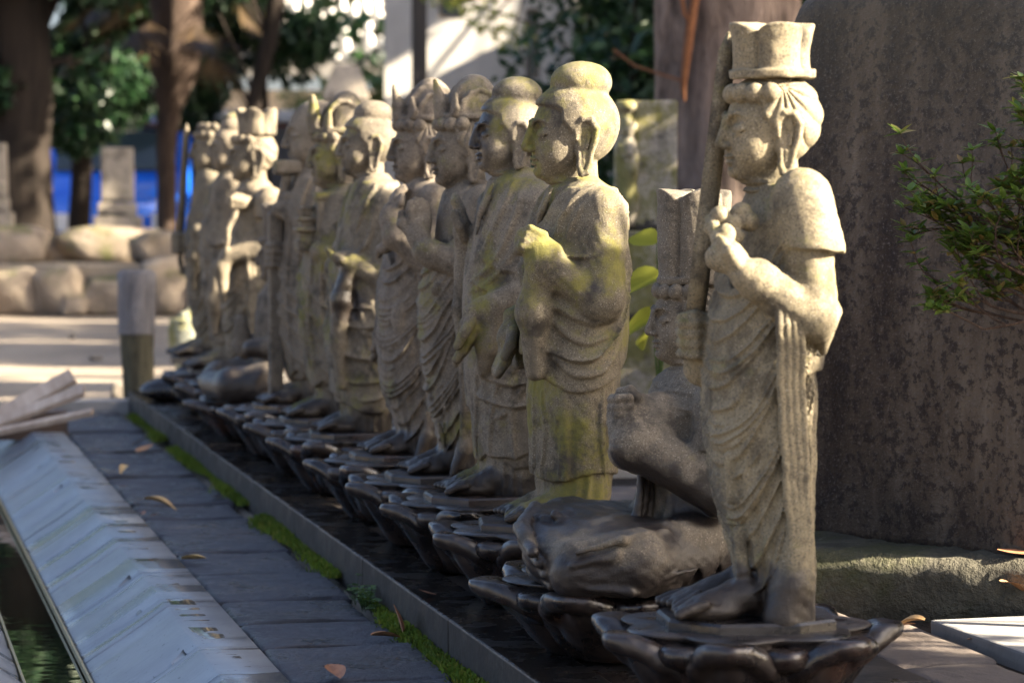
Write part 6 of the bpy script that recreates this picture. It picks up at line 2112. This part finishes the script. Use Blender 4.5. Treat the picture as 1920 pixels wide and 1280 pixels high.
for i, (px, py, wh, s, lb) in enumerate(DL):
    r = random.Random(300 + i)
    d = (EYE - ZL[wh]) * 5300 / (py - 352); x, y = at(px, d)
    s *= 1.2; Vq, Fq = leaf_blade(1, r.uniform(.42, .62), r.uniform(-.5, .5), 8, r.uniform(.1, .45)); Vq = Vq * s; Vq[:, 1] -= s / 2
    Vq[:, 2] -= Vq[:, 2].min()
    o = link('fallen_leaf', mesh_np('fallen_leaf', Vq, Fq), M_DL, None, (x, y, ZL[wh] + .001), (r.uniform(-.12, .12), r.uniform(-.15, .15), r.uniform(0, 6.28)))
    if wh == 'stand': o.rotation_euler = (1.25, .2, 1.2); o.location.z += .018; o.location.x = min(o.location.x, 1.03)
    tag(o, lb, 'leaf', 'fallen leaves')

# ------------------------------------------------------------------ grove on the sunny side that throws the dappled shade
def shade_tree(i, x, y, h, cr, n, size=.20, low=.9, lb=''):
    cl = []
    rr = random.Random(400 + i)
    for _ in range(30):
        th = rr.uniform(0, 6.28); q = cr * math.sqrt(rr.random()) * .85
        cl.append((q * math.cos(th), q * math.sin(th), rr.uniform(low, h)))
    tree('shade_tree', lb, (x, y, 0), [(0, 0, 0), (.03, 0, 1.0), (.0, .03, h * .6), (0, 0, h)], [.15, .12, .09, .04], cl, [(cr * .34, cr * .34, .30)] * 30, n, size, M_LEAF_G, M_BARK2, 400 + i, 'evergreens of the grove behind the great slab')


def hedge(i, x, y, w_, zlo, zhi, n, lb):
    cl = [(random.Random(900 + i * 50 + q).uniform(-w_ / 2, w_ / 2) * .48, random.Random(901 + i * 50 + q).uniform(-w_ / 2, w_ / 2), random.Random(902 + i * 50 + q).uniform(zlo, zhi)) for q in range(30)]
    tree('evergreen_shrub', lb, (x, y, 0), [(0, 0, 0), (.02, 0, .5), (0, 0, zhi)], [.05, .04, .02], cl, [(.26, .26, .2)] * 30, n * 2, .095, M_LEAF_G, M_BARK2, 500 + i, 'evergreen shrubs behind the great slab')


# dark evergreens closing the view behind the slab
cl = blob(61, (-.9, -.4, .3), (1.2, .5, 3.4), 30)
shrub('laurel_tree', 'dense dark laurel behind the great slab', 1640, 14.0, 0, cl, [.40] * 30, 6000, .12, M_LEAF_D, 61, 'tree', .08)
for i, (px, d, h, lb) in enumerate(((-420, 44, 9, 'tall dark evergreen far beyond the yard left of the broad cedar'), (-60, 50, 11, 'tall dark evergreen far behind the broad cedar'), (1000, 44, 9, 'tall dark evergreen behind the plaster building'), (1500, 40, 10, 'tall dark evergreen far behind the thick trunk'), (2100, 30, 9, 'tall dark evergreen far behind the azalea'), (-900, 34, 9, 'tall evergreen at the far left edge of the precinct'))):  # far trees added to block the low sky and darken wet reflections
    x, y = at(px, d)
    cl = blob(70 + i, (-2.8, -2, 2.0), (2.8, 2, h), 36)
    tree('tall_evergreen', lb, (x, y, 0), [(0, 0, 0), (.1, 0, 2), (0, .1, h * .6), (0, 0, h)], [.35, .28, .2, .06], cl, [(1.0, .9, .7)] * 36, 4200, .34, M_LEAF_D, M_BARK2, 70 + i, 'tall evergreens added round the precinct to screen the low sky')


# sun ray through the row at Y runs on towards SUN_AZ, rising .466 u
def sunny(Yrow, u): return 1.306 + SUN_AZ[0] * u, Yrow + SUN_AZ[1] * u


k = 0
for (Yr, top, n) in ((3.3, 2.1, 2600), (4.05, 2.14, 2600), (4.7, 2.2, 2600), (5.35, 2.10, 2600), (6.25, 2.85, 3000), (7.15, 2.30, 2600), (7.95, 2.75, 3000), (8.7, 2.5, 2600), (9.5, 2.2, 2600), (10.3, 2.2, 2600), (11.0, 2.4, 2600)):
    x, y = sunny(Yr, 3.4)
    hedge(k, x, y, .95, 1.85 if 5 < Yr < 5.6 else (1.62 if 4.5 < Yr < 5 else .5), top - .07, n, 'dense evergreen shrub of the hedge behind the great slab'); k += 1
k = 0
for (x, y, h, cr, n) in ((9.5, 8.0, 5.5, 1.3, 3000), (13, 9.5, 7.5, 1.8, 4000), (10.5, 12.5, 6.0, 1.4, 3000), (15, 14, 8, 1.8, 3600), (12, 17, 7, 1.5, 3000), (17, 19, 9, 2.0, 3400), (7.5, 20.4, 5.2, 1.3, 7000), (8.8, 22.6, 6, 1.5, 7000), (7.6, 24.8, 5, 1.3, 6000), (7.6, 18.2, 4.6, 1.0, 5000), (7.0, 12.3, 4.6, .8, 2600), (7.6, 14.7, 4.4, .8, 2600), (11, 24, 6, 1.6, 7000), (11.6, 27, 6.5, 1.6, 7000)):
    shade_tree(k, x, y, h, cr, n, lb='tall evergreen of the grove beyond the hedge'); k += 1
